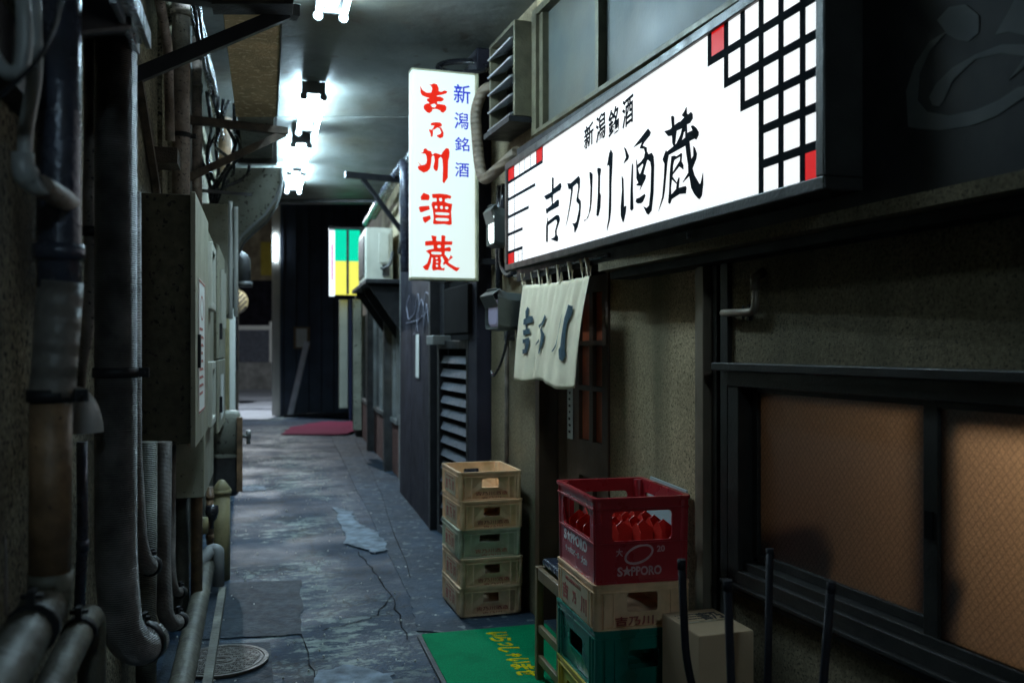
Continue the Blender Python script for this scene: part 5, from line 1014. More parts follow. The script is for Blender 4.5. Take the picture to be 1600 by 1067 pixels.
for y in (9.6,10.4,11.15): mb = MB(); mb.hexa([RF(y,-.1,1.62),RF(y+.03,-.1,1.62),RF(y+.03,-.07,1.62),RF(y,-.07,1.62),RF(y,-.1,2.19),RF(y+.03,-.1,2.19),RF(y+.03,.33,2.19),RF(y,.33,2.19)]); mb.build('brace', 'black_metal', aw)
# pipes along the top of that wall
for k, (o0, z0, r_, mm, lab) in enumerate(((.02,3.33,.045,'rail_metal','upper shiny pipe running along the top of the far right wall'),(.12,3.22,.04,'pipe_dark','lower dark pipe sagging below the shiny pipe on the far right wall'))):
    mb = MB(); mb.tube(bend([RF(8.2,o0,2.2), RF(8.25,o0,z0), RF(9.5,o0+.02,z0-.02), RF(11.6,o0+.04,z0-.12+.02*k)], .1), r_, 12); o = mb.build('wall_pipe', mm); tag(o, lab, 'pipe')
br = MB(); br.bar(RF(8.9,.0,3.17), RF(8.75,.62,3.17), .05, .06); br.bar(RF(8.9,.02,2.62), RF(8.8,.45,3.15), .04, .04); br.bar(RF(9.35,.02,2.5), RF(8.85,.02,2.75), .035,.035)
o = br.build('wall_bracket', 'black_metal'); tag(o, 'black angle iron bracket with a brace sticking out above the air conditioner', 'bracket')
# green and yellow box sign
ls = thing('box_sign', 'small lit box sign, green above yellow, hanging over the far end of the alley', 'sign', tuple(RF(12.6,.4,2.25)))
mb = MB(); mb.fbox(RF,12.55,12.75,.16,.50,2.72,3.15); mb.build('green_panel', 'lit_green', ls)
mb = MB(); mb.fbox(RF,12.55,12.75,.16,.50,2.26,2.718); mb.build('yellow_panel', 'lit_yellow', ls)
mb = MB(); mb.fbox(RF,12.545,12.755,.502,.57,2.24,3.14); mb.build('white_panel', 'lit_white', ls)
mb = MB(); mb.fbox(RF,12.53,12.548,.53,.55,2.45,2.95); mb.build('pink_stripe', 'lit_pink', ls)
mb = MB(); mb.fbox(RF,12.5,12.77,.0,.58,3.155,3.185); mb.fbox(RF,12.53,12.549,.31,.345,2.26,3.15); mb.fbox(RF,12.55,12.75,.0,.15,2.24,3.18); mb.build('frame', 'dark_metal', ls)
# hanging strips under it
for k, (o0, o1, y, z0, m_, lab) in enumerate(((.30,.42,12.9,.65,'ac','cream upright casing under the green and yellow sign'),(.12,.24,12.7,.35,'duct','greenish upright casing next to the shop window, under the green and yellow sign'))):
    mb = MB(); mb.fbox(RF,y,y+.12,o0,o1,z0,2.2); o = mb.build('upright_casing', m_, None, bevel=.01); tag(o, lab, 'casing')
mb = MB(); mb.fbox(RF,12.82,12.88,.255,.285,.5,2.2); o = mb.build('blue_strip', 'shop_glow'); o.data.materials[0] = glow('blue_tube', (.10,.13,.35), .03, .1); tag(o, 'thin dull blue lit strip between the two upright casings', 'light strip')
# ------------------------------------------------------------------ black building across the end
bh = thing('black_building', 'tall black clad building closing the end of the alley', 'building', (-4.5,20.5,0))
mb = MB(); mb.box(-5.17,-1.2,20.0,24,0,6.2); mb.build('wall', 'black_hall', bh)
mb = MB()
for k in range(9): x = -5.1+k*.28; mb.box(x,x+.015,19.985,20.0,.05,6.2)
mb.build('batten', 'black_metal', bh)
mb = MB(); mb.box(-5.36,-5.18,20.0,20.3,0,6.2); mb.build('corner_post', 'paper', bh, label='pale corner post')
mb = MB(); mb.box(-5.30,-5.25,19.93,19.97,3.45,4.05); o = mb.build('tube_light', 'tube_warm'); tag(o, 'short lit tube light upright on the pale corner post', 'light')
mb = MB(); mb.box(-4.86,-4.50,19.94,19.97,1.5,1.99); o = mb.build('notice_board', 'stool_wood'); tag(o, 'framed notice on the black building', 'notice board')
mb = MB(); mb.box(-4.80,-4.56,19.925,19.938,1.54,1.95); mb.build('paper', 'paper', o)
mb = MB(); mb.bar((-4.84,19.55,.06), (-4.55,19.90,1.66), .12, .03, (0,1,0)); o = mb.build('plank', 'wood_plank'); tag(o, 'pale plank leaning on the black building under the notice', 'plank')
mb = MB(); rr = random.Random(4)
for k in range(7): x = -4.9+.26*k; mb.bar((x,19.3+rr.uniform(-.1,.2),.05+.02*k%.05), (x+.5,19.4+rr.uniform(-.2,.2),.10), .08, .05)
o = mb.build('timber_pile', 'black_metal'); tag(o, 'low heap of dark boards at the foot of the black building', 'timber')
mb = MB(); mb.shape([rough([(-4.02,15.6),(-2.85,15.45),(-2.75,16.6),(-2.95,18.2),(-3.9,18.3),(-4.2,17)], .03)], .012, lambda x, y, d: Vector((x, y, .012+d+.03*math.exp(-((x+2.9)/.15)**2)))); o = mb.build('floor_mat', 'mat_pink'); tag(o, 'faded maroon mat lying at the far end of the alley', 'mat')
mb = MB(); mb.box(-14,-8.85,33.0,33.3,0,1.0)
o = mb.build('street_barrier', 'concrete'); tag(o, 'low grey concrete barrier across the street beyond the alley', 'barrier')
fn = thing('street_fence', 'dark panel fence with a pale top rail standing on the concrete barrier', 'fence', (-11,33.1,1.0))
mb = MB(); mb.box(-14,-8.95,33.1,33.2,1.004,2.2); mb.build('panel', 'slat', fn)
mb = MB(); mb.box(-14,-8.95,33.05,33.25,2.2,2.36); mb.build('top_rail', 'paper', fn)
mb = MB(); mb.box(-8.95,-8.75,33.05,33.25,1.004,2.5); mb.build('post', 'paper', fn)
mb = MB(); mb.box(-20,-5.4,38,38.5,0,9); o = mb.build('far_building', 'cream_wall'); tag(o, 'pale building on the other side of the street', 'building')
mb = MB(); mb.box(-14.0,-8.2,37.9,37.98,2.0,4.4); mb.build('opening', 'panel_dark', o)
mb = MB(); mb.box(-10.6,-9.9,37.8,37.88,4.6,6.0); mb.build('awning', 'yellow_plastic', o)
mb = MB(); Md = Matrix.Translation((-6.92,22.5,2.68)) @ Matrix.Rotation(rad(90), 4, 'X'); mb.lathe([(.001,0),(.30,0),(.30,.05),(.001,.05)], 24, Md); o = mb.build('round_sign', 'pipe_yellow'); tag(o, 'round yellow sign with dark diagonal stripes beyond the left pipes', 'sign')
mb = MB()
for k in range(-3,4):
    h_ = math.sqrt(max(.004,.085-(k*.09)**2)); mb.bar((-6.92+k*.09*.7-h_*.66,22.44,2.68-k*.09*.7-h_*.66),(-6.92+k*.09*.7+h_*.66,22.44,2.68-k*.09*.7+h_*.66),.04,.01,(0,1,0))
mb.build('stripe', 'black_metal', o)
sl0 = thing('street_lamp', 'street lamp on a short pole at the far end of the left wall', 'street lamp', (-6.35,20.35,0))
mb = MB(); mb.tube(bend([(-6.45,20.35,0),(-6.45,20.35,4.9),(-6.2,20.5,4.9)], .1), .035, 10); mb.build('pole', 'dark_metal', sl0)
mb = MB(); mb.lathe([(.001,.12),(.10,.10),(.2,.0),(.19,.0),(.09,.09),(.001,.1)], 18, Matrix.Translation((-6.2,20.5,4.75))); mb.build('shade', 'dark_metal', sl0)
mb = MB(); mb.lathe([(.001,.06),(.06,.05),(.08,.0),(.06,-.05),(.001,-.06)], 16, Matrix.Translation((-6.2,20.5,4.74))); mb.build('bulb', glow('street_bulb', (.85,.93,1.0), 6000), sl0)
# ------------------------------------------------------------------ left side: ducts, pipes, cabinets
def pipe(name, m, pts, r, label, group=None, n=14, r_bend=.12, cat='pipe', clamps=(), flanges=()):
    path = bend(pts, r_bend)
    mb = MB(); mb.tube(path, r, n); o = mb.build(name, m); tag(o, label, cat, group)
    for c, ax in clamps:
        cb_ = MB(); c = Vector(c); ax = Vector(ax).normalized()
        cb_.tube([c-ax*.012, c+ax*.012], r+.005, n)
        side = Vector((.96,.27,0)) if abs(ax.z) > .5 else Vector((0,0,1))
        side = (side-ax*side.dot(ax)).normalized()
        cb_.bar(c+side*(r), c+side*(r+.028), .012, .024, tuple(ax)); cb_.tube([c+side*(r+.016)-ax.cross(side)*.018, c+side*(r+.016)+ax.cross(side)*.018], .005, 8)
        cb_.build('clamp', 'black_metal', o)
    for c, ax in flanges:
        fb = MB(); c = Vector(c); ax = Vector(ax).normalized(); fb.tube([c-ax*.015, c+ax*.015], r*1.16, n); fb.build('coupling', m, o)
    return o
def vp(px, q, y0, y1, dy=0):       # upright run: pixel column of the survey, offset from the wall
    a = LP(px, y0, q); b = Vector((a.x, a.y, 1.5-(y1-545)/1400*a.y)); return a, b
Z = (0,0,1); BD = Vector((-.27,.963,0))
# 1 large dark pipe, leaning, nearest the camera
a = LP(94,-60,.12); Y_ = a.y
def at(px, py, y=Y_): return P(px, py, y)
pipe('drain_pipe', 'pipe_dark', [at(92,-80), at(92,300), at(93,470)], .0395, 'dark glossy upright pipe with a cold highlight, upper left near the camera', flanges=((at(92,395),Z),))
pipe('drain_pipe', 'pipe_tape', [at(95,440), at(84,590), at(80,625)], .0405, 'taped slanting joint of the big upright pipe near the left edge', r_bend=.2)
pipe('drain_pipe', 'pipe_brown', [at(80,600), at(78,905)], .0375, 'brown upright pipe below the taped joint at the left', clamps=((at(79,618),Z),))
# horizontal mains running towards the camera at the bottom left
y1 = Y_; e0 = at(79,935)
pipe('water_main', 'lagging_plain', [e0+Vector((0,0,.05)), e0+Vector((0,0,-.0)), e0+Vector((.0,-.03,-.01)), e0+Vector((.19,-.66,-.06)), e0+Vector((.40,-1.4,-.10))], .040, 'thick olive lagged main running towards the camera at the lower left corner', r_bend=.05, clamps=((e0+Vector((.035,-.13,-.015)),(.27,-.96,-.05)),))
y2 = 2.05; e1 = P(143,955,y2)
pipe('water_main', 'lagging_plain', [e1+Vector((0,0,-.75)), e1+Vector((0,0,.0)), e1+Vector((.05,-.20,-.02)), e1+Vector((.33,-1.2,-.12))], .031, 'second olive lagged main with a downward elbow beside the lower left corner', r_bend=.055, clamps=((e1+Vector((.03,-.12,-.012)),(.27,-.96,-.05)),))
# thin brown pipe
a = LP(140,60,.07); y3 = a.y
pipe('conduit_pipe', 'pipe_rust', [P(141,-60,y3), P(141,250,y3), P(138,330,y3), P(143,430,y3), P(137,520,y3), P(128,560,y3), P(120,640,y3)], .0155, 'thin wavy mauve pipe between the dark pipe and the thick ribbed pipe', clamps=((P(142,362,y3),Z),))
pipe('drain_pipe', 'lagging_brown', [P(38,290,2.02), P(40,960,2.02)], .026, 'dim brown upright pipe at the left edge behind the pale elbow', clamps=((P(39,440,2.02),Z),))
pipe('conduit_pipe', 'pipe_dark', [P(128,690,2.35), P(129,850,2.35), P(124,950,2.35)], .014, 'thin grey pipe low between the brown pipe and the thickest ribbed pipe', flanges=((P(129,852,2.35),Z),))
pipe('flexible_hose', 'lagging', [P(-6,790,1.75), P(2,850,1.75), P(4,960,1.75)], .010, 'thin ribbed hose at the lower left edge of the photo')
# white plastic conduit with elbow
y4 = 1.55
pipe('plastic_pipe', 'pipe_grey', [P(52,-30,y4), P(56,120,y4), P(40,200,y4), P(38,255,y4), P(52,275,y4)], .0125, 'pale curved plastic pipe at the upper left edge', r_bend=.06)
pipe('plastic_elbow', 'pipe_grey', [P(36,240,y4), P(36,275,y4), P(60,292,y4), P(68,288,y4)], .0185, 'pale bulging plastic elbow at the end of the curved pipe', r_bend=.03)
pipe('plastic_pipe', 'pipe_rust', [P(62,290,y4), P(80,300,y4+.05), P(110,318,y4+.15)], .020, 'short grey branch pipe from the pale elbow into the dark pipe', r_bend=.03)
pipe('plastic_pipe', 'pipe_grey', [P(-30,20,1.4), P(-12,90,1.4), P(12,118,1.4), P(34,110,1.4), P(40,60,1.4), P(34,-20,1.4)], .0115, 'grey pipe loop in the top left corner', r_bend=.05)
pipe('cable', 'cable', [P(98,-20,1.3), P(85,45,1.3), P(60,95,1.3), P(30,125,1.3), P(-20,165,1.3)], .0035, 'thin blue black cable crossing the pale pipe loop', r_bend=.05, cat='cable')
# thick ribbed pipe with U elbow
a = LP(181,60,.14); y5 = a.y; r5 = 31*y5/1400
pipe('lagged_pipe', 'lagging', [P(181,-60,y5), P(181,880,y5), P(190,985,y5), P(214,1012,y5+.04), P(236,1000,y5+.12)], r5, 'thickest ribbed grey pipe, upright through the photo and hooked at its foot', r_bend=.09, n=20, clamps=((P(181,582,y5),Z),(P(226,1003,y5+.09),(P(240,992,y5+.14)-P(210,1012,y5+.05)))))
a = LP(212,700,.10); y6 = a.y
pipe('lagged_pipe', 'lagging_brown', [P(206,300,y6), P(207,700,y6), P(216,850,y6), P(228,885,y6+.03), P(240,882,y6+.15)], .021*y6/2.4*1.15, 'slimmer ribbed pipe close behind the thickest one, hooked half way down', r_bend=.07, clamps=((P(236,884,y6+.10),(.1,1,0)),))
a = LP(232,800,.09); y7 = a.y
pipe('lagged_pipe', 'lagging_green', [P(230,690,y7), P(228,1100,y7)], .036, 'dull grey lagged pipe below the cabinet, behind the hooked ones', clamps=())
a = LP(255,800,.13); y8 = a.y
pipe('lagged_pipe', 'lagging_brown', [P(256,690,y8), P(254,880,y8), P(258,960,y8), P(268,975,y8+.04), P(284,968,y8+.2)], .030, 'brown ribbed pipe hooked near the ground below the cabinet', r_bend=.07, clamps=((P(279,970,y8+.14),(.1,1,0)),))
a = LP(268,800,.10); y9 = a.y
pipe('lagged_pipe', 'lagging_brown', [P(267,690,y9), P(266,890,y9), P(272,925,y9+.03), P(286,924,y9+.2)], .022, 'thin brown ribbed pipe with the higher of the two small hooks below the cabinet', r_bend=.06, clamps=((P(282,925,y9+.14),(.1,1,0)),))
a = LP(286,820,.08); y10 = a.y
pipe('lagged_pipe', 'lagging_green', [P(284,700,y10), P(283,1000,y10)], .040, 'grey lagged upright pipe right under the far corner of the cabinet')
# ground main along the wall
pipe('gas_main', 'lagging_plain', [LW(2.2,.18,.10), LW(3.6,.17,.14), LW(5.2,.16,.17), LW(5.55,.16,.18)], .050, 'grey pipe running along the foot of the left wall', r_bend=.2)
mb = MB(); mb.fbox(LW,3.3,5.4,.235,.275,.0,.05); o = mb.build('angle_strip', 'lagging_plain'); tag(o, 'olive angle strip on the ground beside the pipe at the foot of the left wall', 'strip')
pipe('riser_pipe', 'pipe_brown', [LW(4.75,.15,.18), LW(4.75,.15,1.2)], .030, 'orange brown riser beneath the tall grey cabinet')
# vent hood
hv = P(116,675,2.05)
mb = MB(); prof = [(.062*cos(t), .062*sin(t)) for t in [i*pi/2/8 for i in range(9)]]
mb.lathe([(r_, z_*1.7) for r_, z_ in prof], 20, Matrix.Translation(hv)); o = mb.build('vent_dome', 'pipe_grey'); tag(o, 'grey domed vent cap between the brown pipe and the thick ribbed pipe', 'vent')
# upper dark unit on brackets, top left
mb = MB(); F = LW; 
au = thing('outdoor_unit', 'underside of a dark outdoor unit on metal rails at the top left', 'air conditioner', tuple(LW(1.9,.2,2.1)))
mb.hexa([P(70,62,1.75),P(206,48,1.95),P(190,70,2.6),P(66,75,2.6),P(70,-140,1.75),P(206,-140,1.95),P(190,-140,2.6),P(66,-140,2.6)]); mb.build('casing', 'black_metal', au, bevel=.01)
mb = MB()
for px0, px1 in ((176,214),(204,232)): mb.bar(P(px0,-12,1.72), P(px1,72 if px0 == 176 else 64,2.25), .012, .04)
mb.bar(P(185,-5,1.76), P(212,66,2.2), .03, .006); mb.build('rail', 'rail_metal', au)
mb = MB(); mb.fbox(LW,1.35,2.2,-.02,.05,1.98,2.10); mb.build('wall_mount', 'black_metal', au)
# big angle brackets under the duct
b1 = thing('duct_bracket', 'black angle iron bracket slanting up from the wall to the near end of the duct', 'bracket', tuple(LW(3.5,0,2.6)))
mb = MB(); mb.bar(LW(3.50,.0,2.56), LW(3.62,.585,2.915), .05, .055); mb.build('brace', 'black_metal', b1, bevel=.002)
mb = MB(); mb.bar(LW(3.56,.0,2.935), LW(3.66,.635,2.935), .07, .05); mb.build('cross_bar', 'dark_metal', b1, bevel=.002)
mb = MB(); mb.bar(LW(3.50,.02,2.56), LW(4.05,.02,2.27), .03, .035); mb.bar(LW(4.05,.02,2.27), LW(4.5,.02,1.95), .03, .035); mb.fbox(LW,3.98,4.15,.0,.12,2.33,2.40); mb.build('wall_strut', 'rust', b1)
b2 = thing('duct_bracket', 'smaller bracket, horizontal bar and slanting brace under the duct\'s far end', 'bracket', tuple(LW(5.4,0,2.5)))
mb = MB(); mb.bar(LW(5.35,.0,2.875), LW(5.50,.64,2.875), .05, .045); mb.build('cross_bar', 'rust', b2)
mb = MB(); mb.bar(LW(5.35,.02,2.50), LW(5.50,.62,2.86), .04, .045); mb.build('brace', 'rust', b2)
mb = MB(); mb.bar(LW(5.9,.0,2.55), LW(6.0,.42,2.55), .02,.02); mb.build('tie', 'dark_metal', b2)
# duct
DF = lambda y, x, z: Vector((x-.276*(y-3.7), y, z))
du = thing('ventilation_duct', 'old rectangular ventilation duct with a rusty underside hanging along the left wall', 'duct', (-1.1,5,2.9))
def dbox(mb, y0, y1, x0, x1, z0, z1): mb.hexa([DF(y0,x0,z0),DF(y0,x1,z0),DF(y1,x1,z0),DF(y1,x0,z0),DF(y0,x0,z1),DF(y0,x1,z1),DF(y1,x1,z1),DF(y1,x0,z1)])
mb = MB(); dbox(mb,3.55,5.42,-1.195,-.952,2.90,3.25); mb.build('section', 'plywood', du, bevel=.003, label='rusty brown near section')
mb = MB(); dbox(mb,3.55,5.42,-.9515,-.944,2.895,2.93); dbox(mb,3.55,5.42,-.9515,-.946,3.2,3.25); mb.build('edge_angle', 'upper_frame', du)
mb = MB(); dbox(mb,3.60,3.72,-1.235,-.905,2.885,3.28); mb.build('flange', 'dark_metal', du, bevel=.002)
mb = MB(); dbox(mb,6.62,6.70,-1.22,-.93,2.87,3.27); mb.build('flange', 'dark_metal', du, bevel=.002)
mb = MB(); dbox(mb,5.425,6.62,-1.18,-.965,2.905,3.24); mb.build('section', 'duct', du, bevel=.003, label='darker far section')
# elbow: box section curving down and into the wall
EP = [(366,262),(440,262),(439,284),(431,310),(414,336),(393,354),(376,371),(366,394),(361,420),(340,420),(338,330),(344,290),(352,268)]
ew = [P(x, y, 6.72) for x, y in EP]
mb = MB(); nE = len(ew); bk_ = [p+Vector((-.10,.38,0)) for p in ew]
mb.add(ew+bk_, [tuple(range(nE)), tuple(range(2*nE-1,nE-1,-1))]+[(i,(i+1)%nE,nE+(i+1)%nE,nE+i) for i in range(nE)]); mb.build('elbow', 'duct', du, bevel=.004)
mb = MB(); mb.tube([p+Vector((.004,-.006,0)) for p in ew[1:9]], .011, 6); mb.tube([p+Vector((.004,.006,0)) for p in bk_[1:9]], .011, 6); mb.build('elbow_seam', 'steel_dull', du)
mb = MB(); mb.tube(bend([LW(8.2,.15,2.38), LW(8.2,.33,2.34), LW(8.2,.33,2.1)], .06), .06, 12); mb.tube([LW(8.2,.33,2.12), LW(8.2,.33,2.07)], .075, 14); o = mb.build('exhaust_spout', 'dark_metal'); tag(o, 'short dark spout pipe under the curve of the duct', 'pipe')
# upper wall pipes
a = LP(284,100,.10)
pipe('drain_pipe', 'pipe_rust', [P(283,-40,a.y), P(283,330,a.y)], 13.5*a.y/1400, 'mauve upright pipe above the near cabinet, thicker of the pair', clamps=((P(283,212,a.y),Z),), flanges=((P(283,22,a.y),Z),))
a = LP(297,100,.07)
pipe('conduit_pipe', 'pipe_grey', [P(297,20,a.y), P(297,330,a.y)], .012, 'thin pale conduit hugging the thicker mauve pipe', r_bend=.05)
a = LP(308,100,.11)
pipe('drain_pipe', 'pipe_rust', [P(307,60,a.y), P(307,345,a.y)], 8.5*a.y/1400, 'mauve upright pipe above the cabinets, slimmer one of the pair', flanges=((P(307,135,a.y),Z),))
a = LP(356,200,.16)
pipe('drain_pipe', 'pipe_brown', [P(353,128,7.6), P(352,150,7.6), P(352,330,7.6)], .055, 'dark brown upright pipe left of the duct', r_bend=.05)
pipe('conduit_pipe', 'pipe_rust', [LW(3.62,.06,3.05), LW(4.2,.06,2.92), LW(4.3,.06,2.5)], .022, 'slanting reddish pipe high on the wall behind the angle bracket', r_bend=.08)
# upright relief ribs of the wall
for k, (px, lab) in enumerate(((246,'near upright rib of the rough wall above the cabinet'),(262,'far upright rib of the rough wall above the cabinet'))):
    y_ = .5/((800-px)/1400-.28); mb = MB(); mb.fbox(LW, y_, y_+.10, -.02, .022, 2.0, 3.4); o = mb.build('wall_rib', 'left_wall'); tag(o, lab, 'rib')
# cable bundle under the ceiling
rr = random.Random(9)
for k in range(9):
    o0 = .13+.018*(k % 3)+rr.uniform(-.006,.006); z0 = 3.34-.03*(k//3)+rr.uniform(-.01,.01)
    pts_ = []
    for i in range(14):
        y_ = 4.2+i*.45; pts_.append(LW(y_, o0+rr.uniform(-.008,.008), z0-.012*sin(i*pi/3)+rr.uniform(-.006,.006)))
    mb = MB(); mb.tube(bend(pts_, .1, 3), .0105+.003*(k % 2), 8); o = mb.build('power_cable', 'cable')
    tag(o, 'black cable in the shiny bundle running high along the left wall', 'cable', 'cables bundled high on the left wall')
mb = MB()
for k in range(9):
    x_ = .08+.035*k; pts_ = [LW(6.2+.05*k, x_, 3.30), LW(6.1+rr.uniform(0,.5), x_+rr.uniform(-.06,.06), 3.1), LW(6.3+rr.uniform(-.2,.3), x_+rr.uniform(-.08,.08), 2.95), LW(6.3+rr.uniform(-.2,.4), x_+rr.uniform(-.08,.08), 2.80), LW(6.6, .15+rr.uniform(-.04,.08), 2.66), LW(6.7, .13, 2.5)]
    mb.tube(bend(pts_, .12, 4), .013, 8)
o = mb.build('cable_tangle', 'cable'); tag(o, 'tangle of black cables hanging down beside the dark brown pipe', 'cable', kind='stuff')
# cabinet 1
c1 = thing('electric_cabinet', 'large grey metal cabinet with a faded notice on its door, nearest cabinet', 'cabinet', tuple(LW(4,.1,1.11)))
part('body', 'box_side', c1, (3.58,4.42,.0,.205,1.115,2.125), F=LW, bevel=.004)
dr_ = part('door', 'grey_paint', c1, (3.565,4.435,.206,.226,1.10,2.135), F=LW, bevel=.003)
part('handle', 'black_metal', dr_, (3.68,3.72,.226,.238,1.42,1.56), F=LW)
ntc = part('notice', 'paper', dr_, (3.72,4.12,.2265,.228,1.22,1.80), F=LW, label='faded framed notice with a red oval')
mb = MB(); NF = lambda x, y, d: LW(3.72+x, .2290+d, y)
mb.shape([ell(.2,1.68,.10,.055,24), ell(.2,1.68,.092,.047,24)], .0008, NF)
rr = random.Random(1)
for k in range(9): z_ = 1.58-.035*k; mb.shape([[(.05,z_),(.05+rr.uniform(.18,.30),z_),(.05+.2,z_+.012),(.05,z_+.012)]], .0008, NF)
mb.shape([[(.005,1.225),(.395,1.225),(.395,1.795),(.005,1.795)],[(.012,1.232),(.388,1.232),(.388,1.788),(.012,1.788)]], .0008, NF)
mb.build('printed_marks', 'red_ink', ntc)
# cabinet 2: taller grey board with two framed meter windows
c2 = thing('meter_board', 'tall grey metal board with two framed meter windows, second on the left wall', 'cabinet', tuple(LW(4.9,.1,.7)))
part('body', 'grey_paint', c2, (4.47,5.35,.0,.205,.75,2.14), F=LW, bevel=.004)
for z0, z1 in ((1.71,2.06),(1.09,1.43)):
    w_ = part('meter_window', 'ac', c2, (4.62,4.66,.205,.235,z0,z1), (4.98,5.02,.205,.235,z0,z1), (4.66,4.98,.205,.235,z0,z0+.04), (4.66,4.98,.205,.235,z1-.04,z1), F=LW, bevel=.003)
    part('pane', 'upper_glass', w_, (4.66,4.98,.206,.216,z0+.04,z1-.04), F=LW)
# cabinet 3
c3 = thing('electric_cabinet', 'narrow cabinet with two stacked doors and dark latches beyond the meter board', 'cabinet', tuple(LW(5.9,.1,.7)))
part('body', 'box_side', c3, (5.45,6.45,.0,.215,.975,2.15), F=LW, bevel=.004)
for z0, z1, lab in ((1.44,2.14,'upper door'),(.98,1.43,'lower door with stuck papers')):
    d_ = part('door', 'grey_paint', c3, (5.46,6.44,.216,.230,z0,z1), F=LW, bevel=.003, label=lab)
    part('latch', 'black_metal', d_, (5.56,5.62,.230,.246,z0+.12,z0+.22), F=LW)
    if z0 > 1: part('meter_slot', 'ac', d_, (5.8,5.84,.23,.248,z0+.2,z1-.12), (6.1,6.14,.23,.248,z0+.2,z1-.12), F=LW)
    else: part('stuck_paper', 'paper', d_, (5.75,6.15,.230,.232,z0+.06,z1-.1), F=LW)
# cabinet 4: pale upright panel
c4 = thing('junction_cabinet', 'pale stained cabinet edged with white conduits, farthest and highest of the cabinets', 'cabinet', tuple(LW(6.8,.1,1.7)))
part('body', 'grey_paint', c4, (6.6,7.6,.02,.245,1.76,2.575), F=LW, bevel=.004)
mb = MB(); mb.tube([LW(6.62,.262,1.72), LW(6.62,.262,2.60)], .017, 8); mb.tube([LW(6.62,.30,1.74), LW(6.62,.30,2.56)], .017, 8); mb.build('conduit', 'paper', c4)
mb = MB(); mb.fbox(LW,6.615,6.65,.272,.29,1.8,2.1); mb.build('bracket', 'black_metal', c4)
# gas meter
gm_ = thing('gas_meter', 'grey gas meter with domed shoulders and pipe elbow below the farthest cabinet', 'gas meter', tuple(LW(6.6,.3,.75)))
yg = 6.6
def GMf(a, b, c): return LW(yg+a, .24+b*.72, c)
mb = MB(); sec = rrect(-.11,.11,-.14,.14,.05,4); nn_ = len(sec)
lv_ = [(1.0,.73),(1.0,.93),(.97,.98),(.88,1.02),(.7,1.04)]
vs = [GMf(x*s_, y*s_, z) for s_, z in lv_ for x, y in sec]
mb.add(vs, [(i*nn_+j, i*nn_+(j+1)%nn_, (i+1)*nn_+(j+1)%nn_, (i+1)*nn_+j) for i in range(4) for j in range(nn_)]+[tuple(range(nn_))[::-1], tuple(4*nn_+j for j in range(nn_))], True); mb.build('upper_case', 'duct', gm_)
mb = MB(); mb.add([GMf(x*1.08, y*1.08, z) for z in (.705,.73) for x, y in sec], [(j,(j+1)%nn_,nn_+(j+1)%nn_,nn_+j) for j in range(nn_)]+[tuple(range(nn_))[::-1], tuple(range(nn_,2*nn_))]); mb.build('seam_flange', 'duct', gm_)
mb = MB(); vs = [GMf(x*s_, y*s_, z) for s_, z in ((.7,.42),(.93,.45),(.98,.5),(.98,.705)) for x, y in sec]
mb.add(vs, [(i*nn_+j, i*nn_+(j+1)%nn_, (i+1)*nn_+(j+1)%nn_, (i+1)*nn_+j) for i in range(3) for j in range(nn_)]+[tuple(range(nn_))[::-1]]); mb.build('lower_case', 'dark_metal', gm_)
mb = MB(); mb.tube(bend([GMf(0,-.07,1.03), GMf(0,-.07,1.17), GMf(0,-.20,1.17)], .06), .028, 12); mb.tube([GMf(0,-.07,1.04), GMf(0,-.07,1.075)], .042, 12); mb.build('inlet_elbow', 'pipe_brown', gm_)
mb = MB(); mb.fbox(LW,yg-.15,yg-.112,.31,.35,.46,1.0); mb.build('side_bracket', 'pipe_brown', gm_)
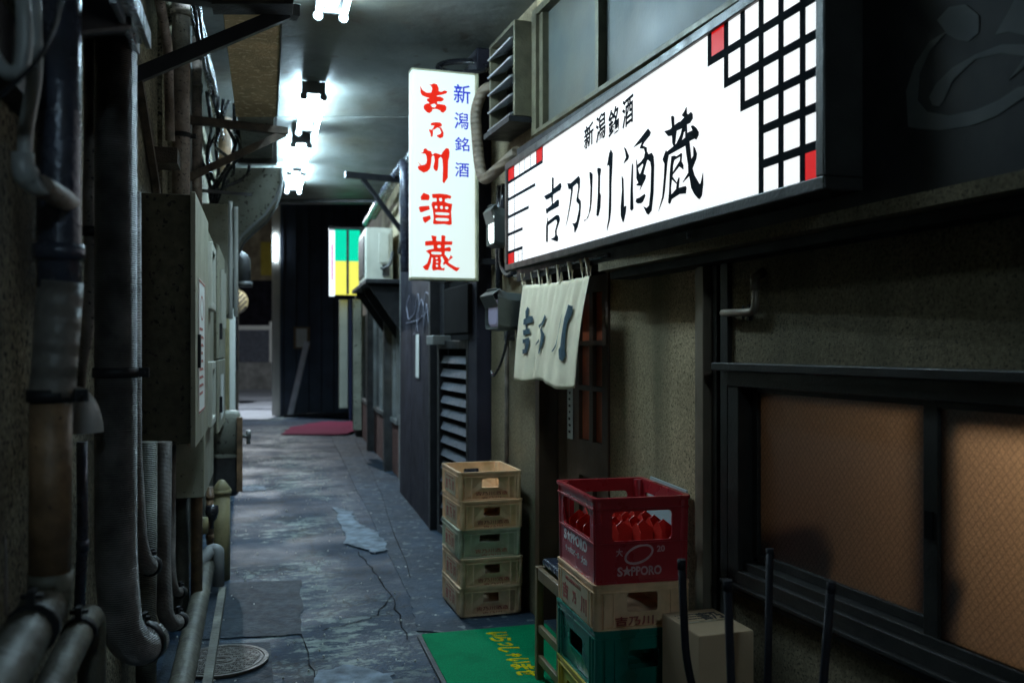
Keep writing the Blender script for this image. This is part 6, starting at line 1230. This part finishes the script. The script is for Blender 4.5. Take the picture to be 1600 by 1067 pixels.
mb = MB(); mb.tube(bend([GMf(-.1,.15,.86), GMf(-.1,.21,.86), GMf(-.1,.21,.80)], .02), .015, 8); mb.tube([GMf(-.1,.21,.90), GMf(-.1,.21,.84)], .02, 8); mb.build('valve', 'steel_dull', gm_)
# ochre standpipe and valves
pipe('standpipe', 'pipe_yellow', [P(346,905,5.85), P(346,772,5.85)], 13*5.85/1400, 'stout ochre standpipe with a conical cap beside the gas meter', flanges=((P(346,768,5.85),Z),))
mb = MB(); mb.lathe([(.058,0),(.06,.02),(.02,.075),(.001,.08)], 16, Matrix.Translation(P(346,768,5.85))); o = mb.build('pipe_cap', 'pipe_yellow'); tag(o, 'conical ochre cap on the standpipe under the gas meter', 'cap')
pipe('gas_pipe', 'pipe_grey', [P(308,885,5.35), P(330,858,5.5), P(341,858,5.5), P(341,915,5.5)], .036, 'short grey elbow pipe low in front of the ochre standpipe', r_bend=.07)
pipe('gas_pipe', 'pipe_brown', [P(328,760,5.6), P(328,850,5.6)], .022, 'thin brown pipe with a black valve left of the ochre standpipe', flanges=((P(328,776,5.6),Z),(P(328,838,5.6),Z)))
mb = MB(); c_ = P(331,800,5.5); mb.lathe([(.001,.045),(.038,.04),(.04,.0),(.03,-.04),(.012,-.06),(.012,-.10)], 14, Matrix.Translation(c_)); o = mb.build('valve', 'cable'); tag(o, 'black round valve handle left of the ochre standpipe', 'valve')
mb = MB(); mb.lathe([(.001,.05),(.03,.045),(.034,.0),(.03,-.05),(.001,-.05)], 14, Matrix.Translation(P(317,820,5.4))); o = mb.build('regulator', 'pipe_yellow'); tag(o, 'small ochre pipe union beside the black valve', 'valve')
# far posts of the left side
for k, (y_, o_, m_, lab) in enumerate(((9.0,.17,'pipe_yellow','ochre upright casing beyond the gas meter'),(9.6,.21,'paper','pale upright strip at the far corner of the left wall'))):
    mb = MB(); mb.fbox(LW,y_,y_+.2,.05,o_,0,1.95-(.0 if k == 0 else .0)); o = mb.build('casing', m_, None, bevel=.01); tag(o, lab, 'casing')
mb = MB(); mb.fbox(LW,12.5,12.7,.0,.16,1.2,3.2); o = mb.build('hoarding', 'panel_dark'); tag(o, 'dark upright board past the duct spout on the left', 'board')
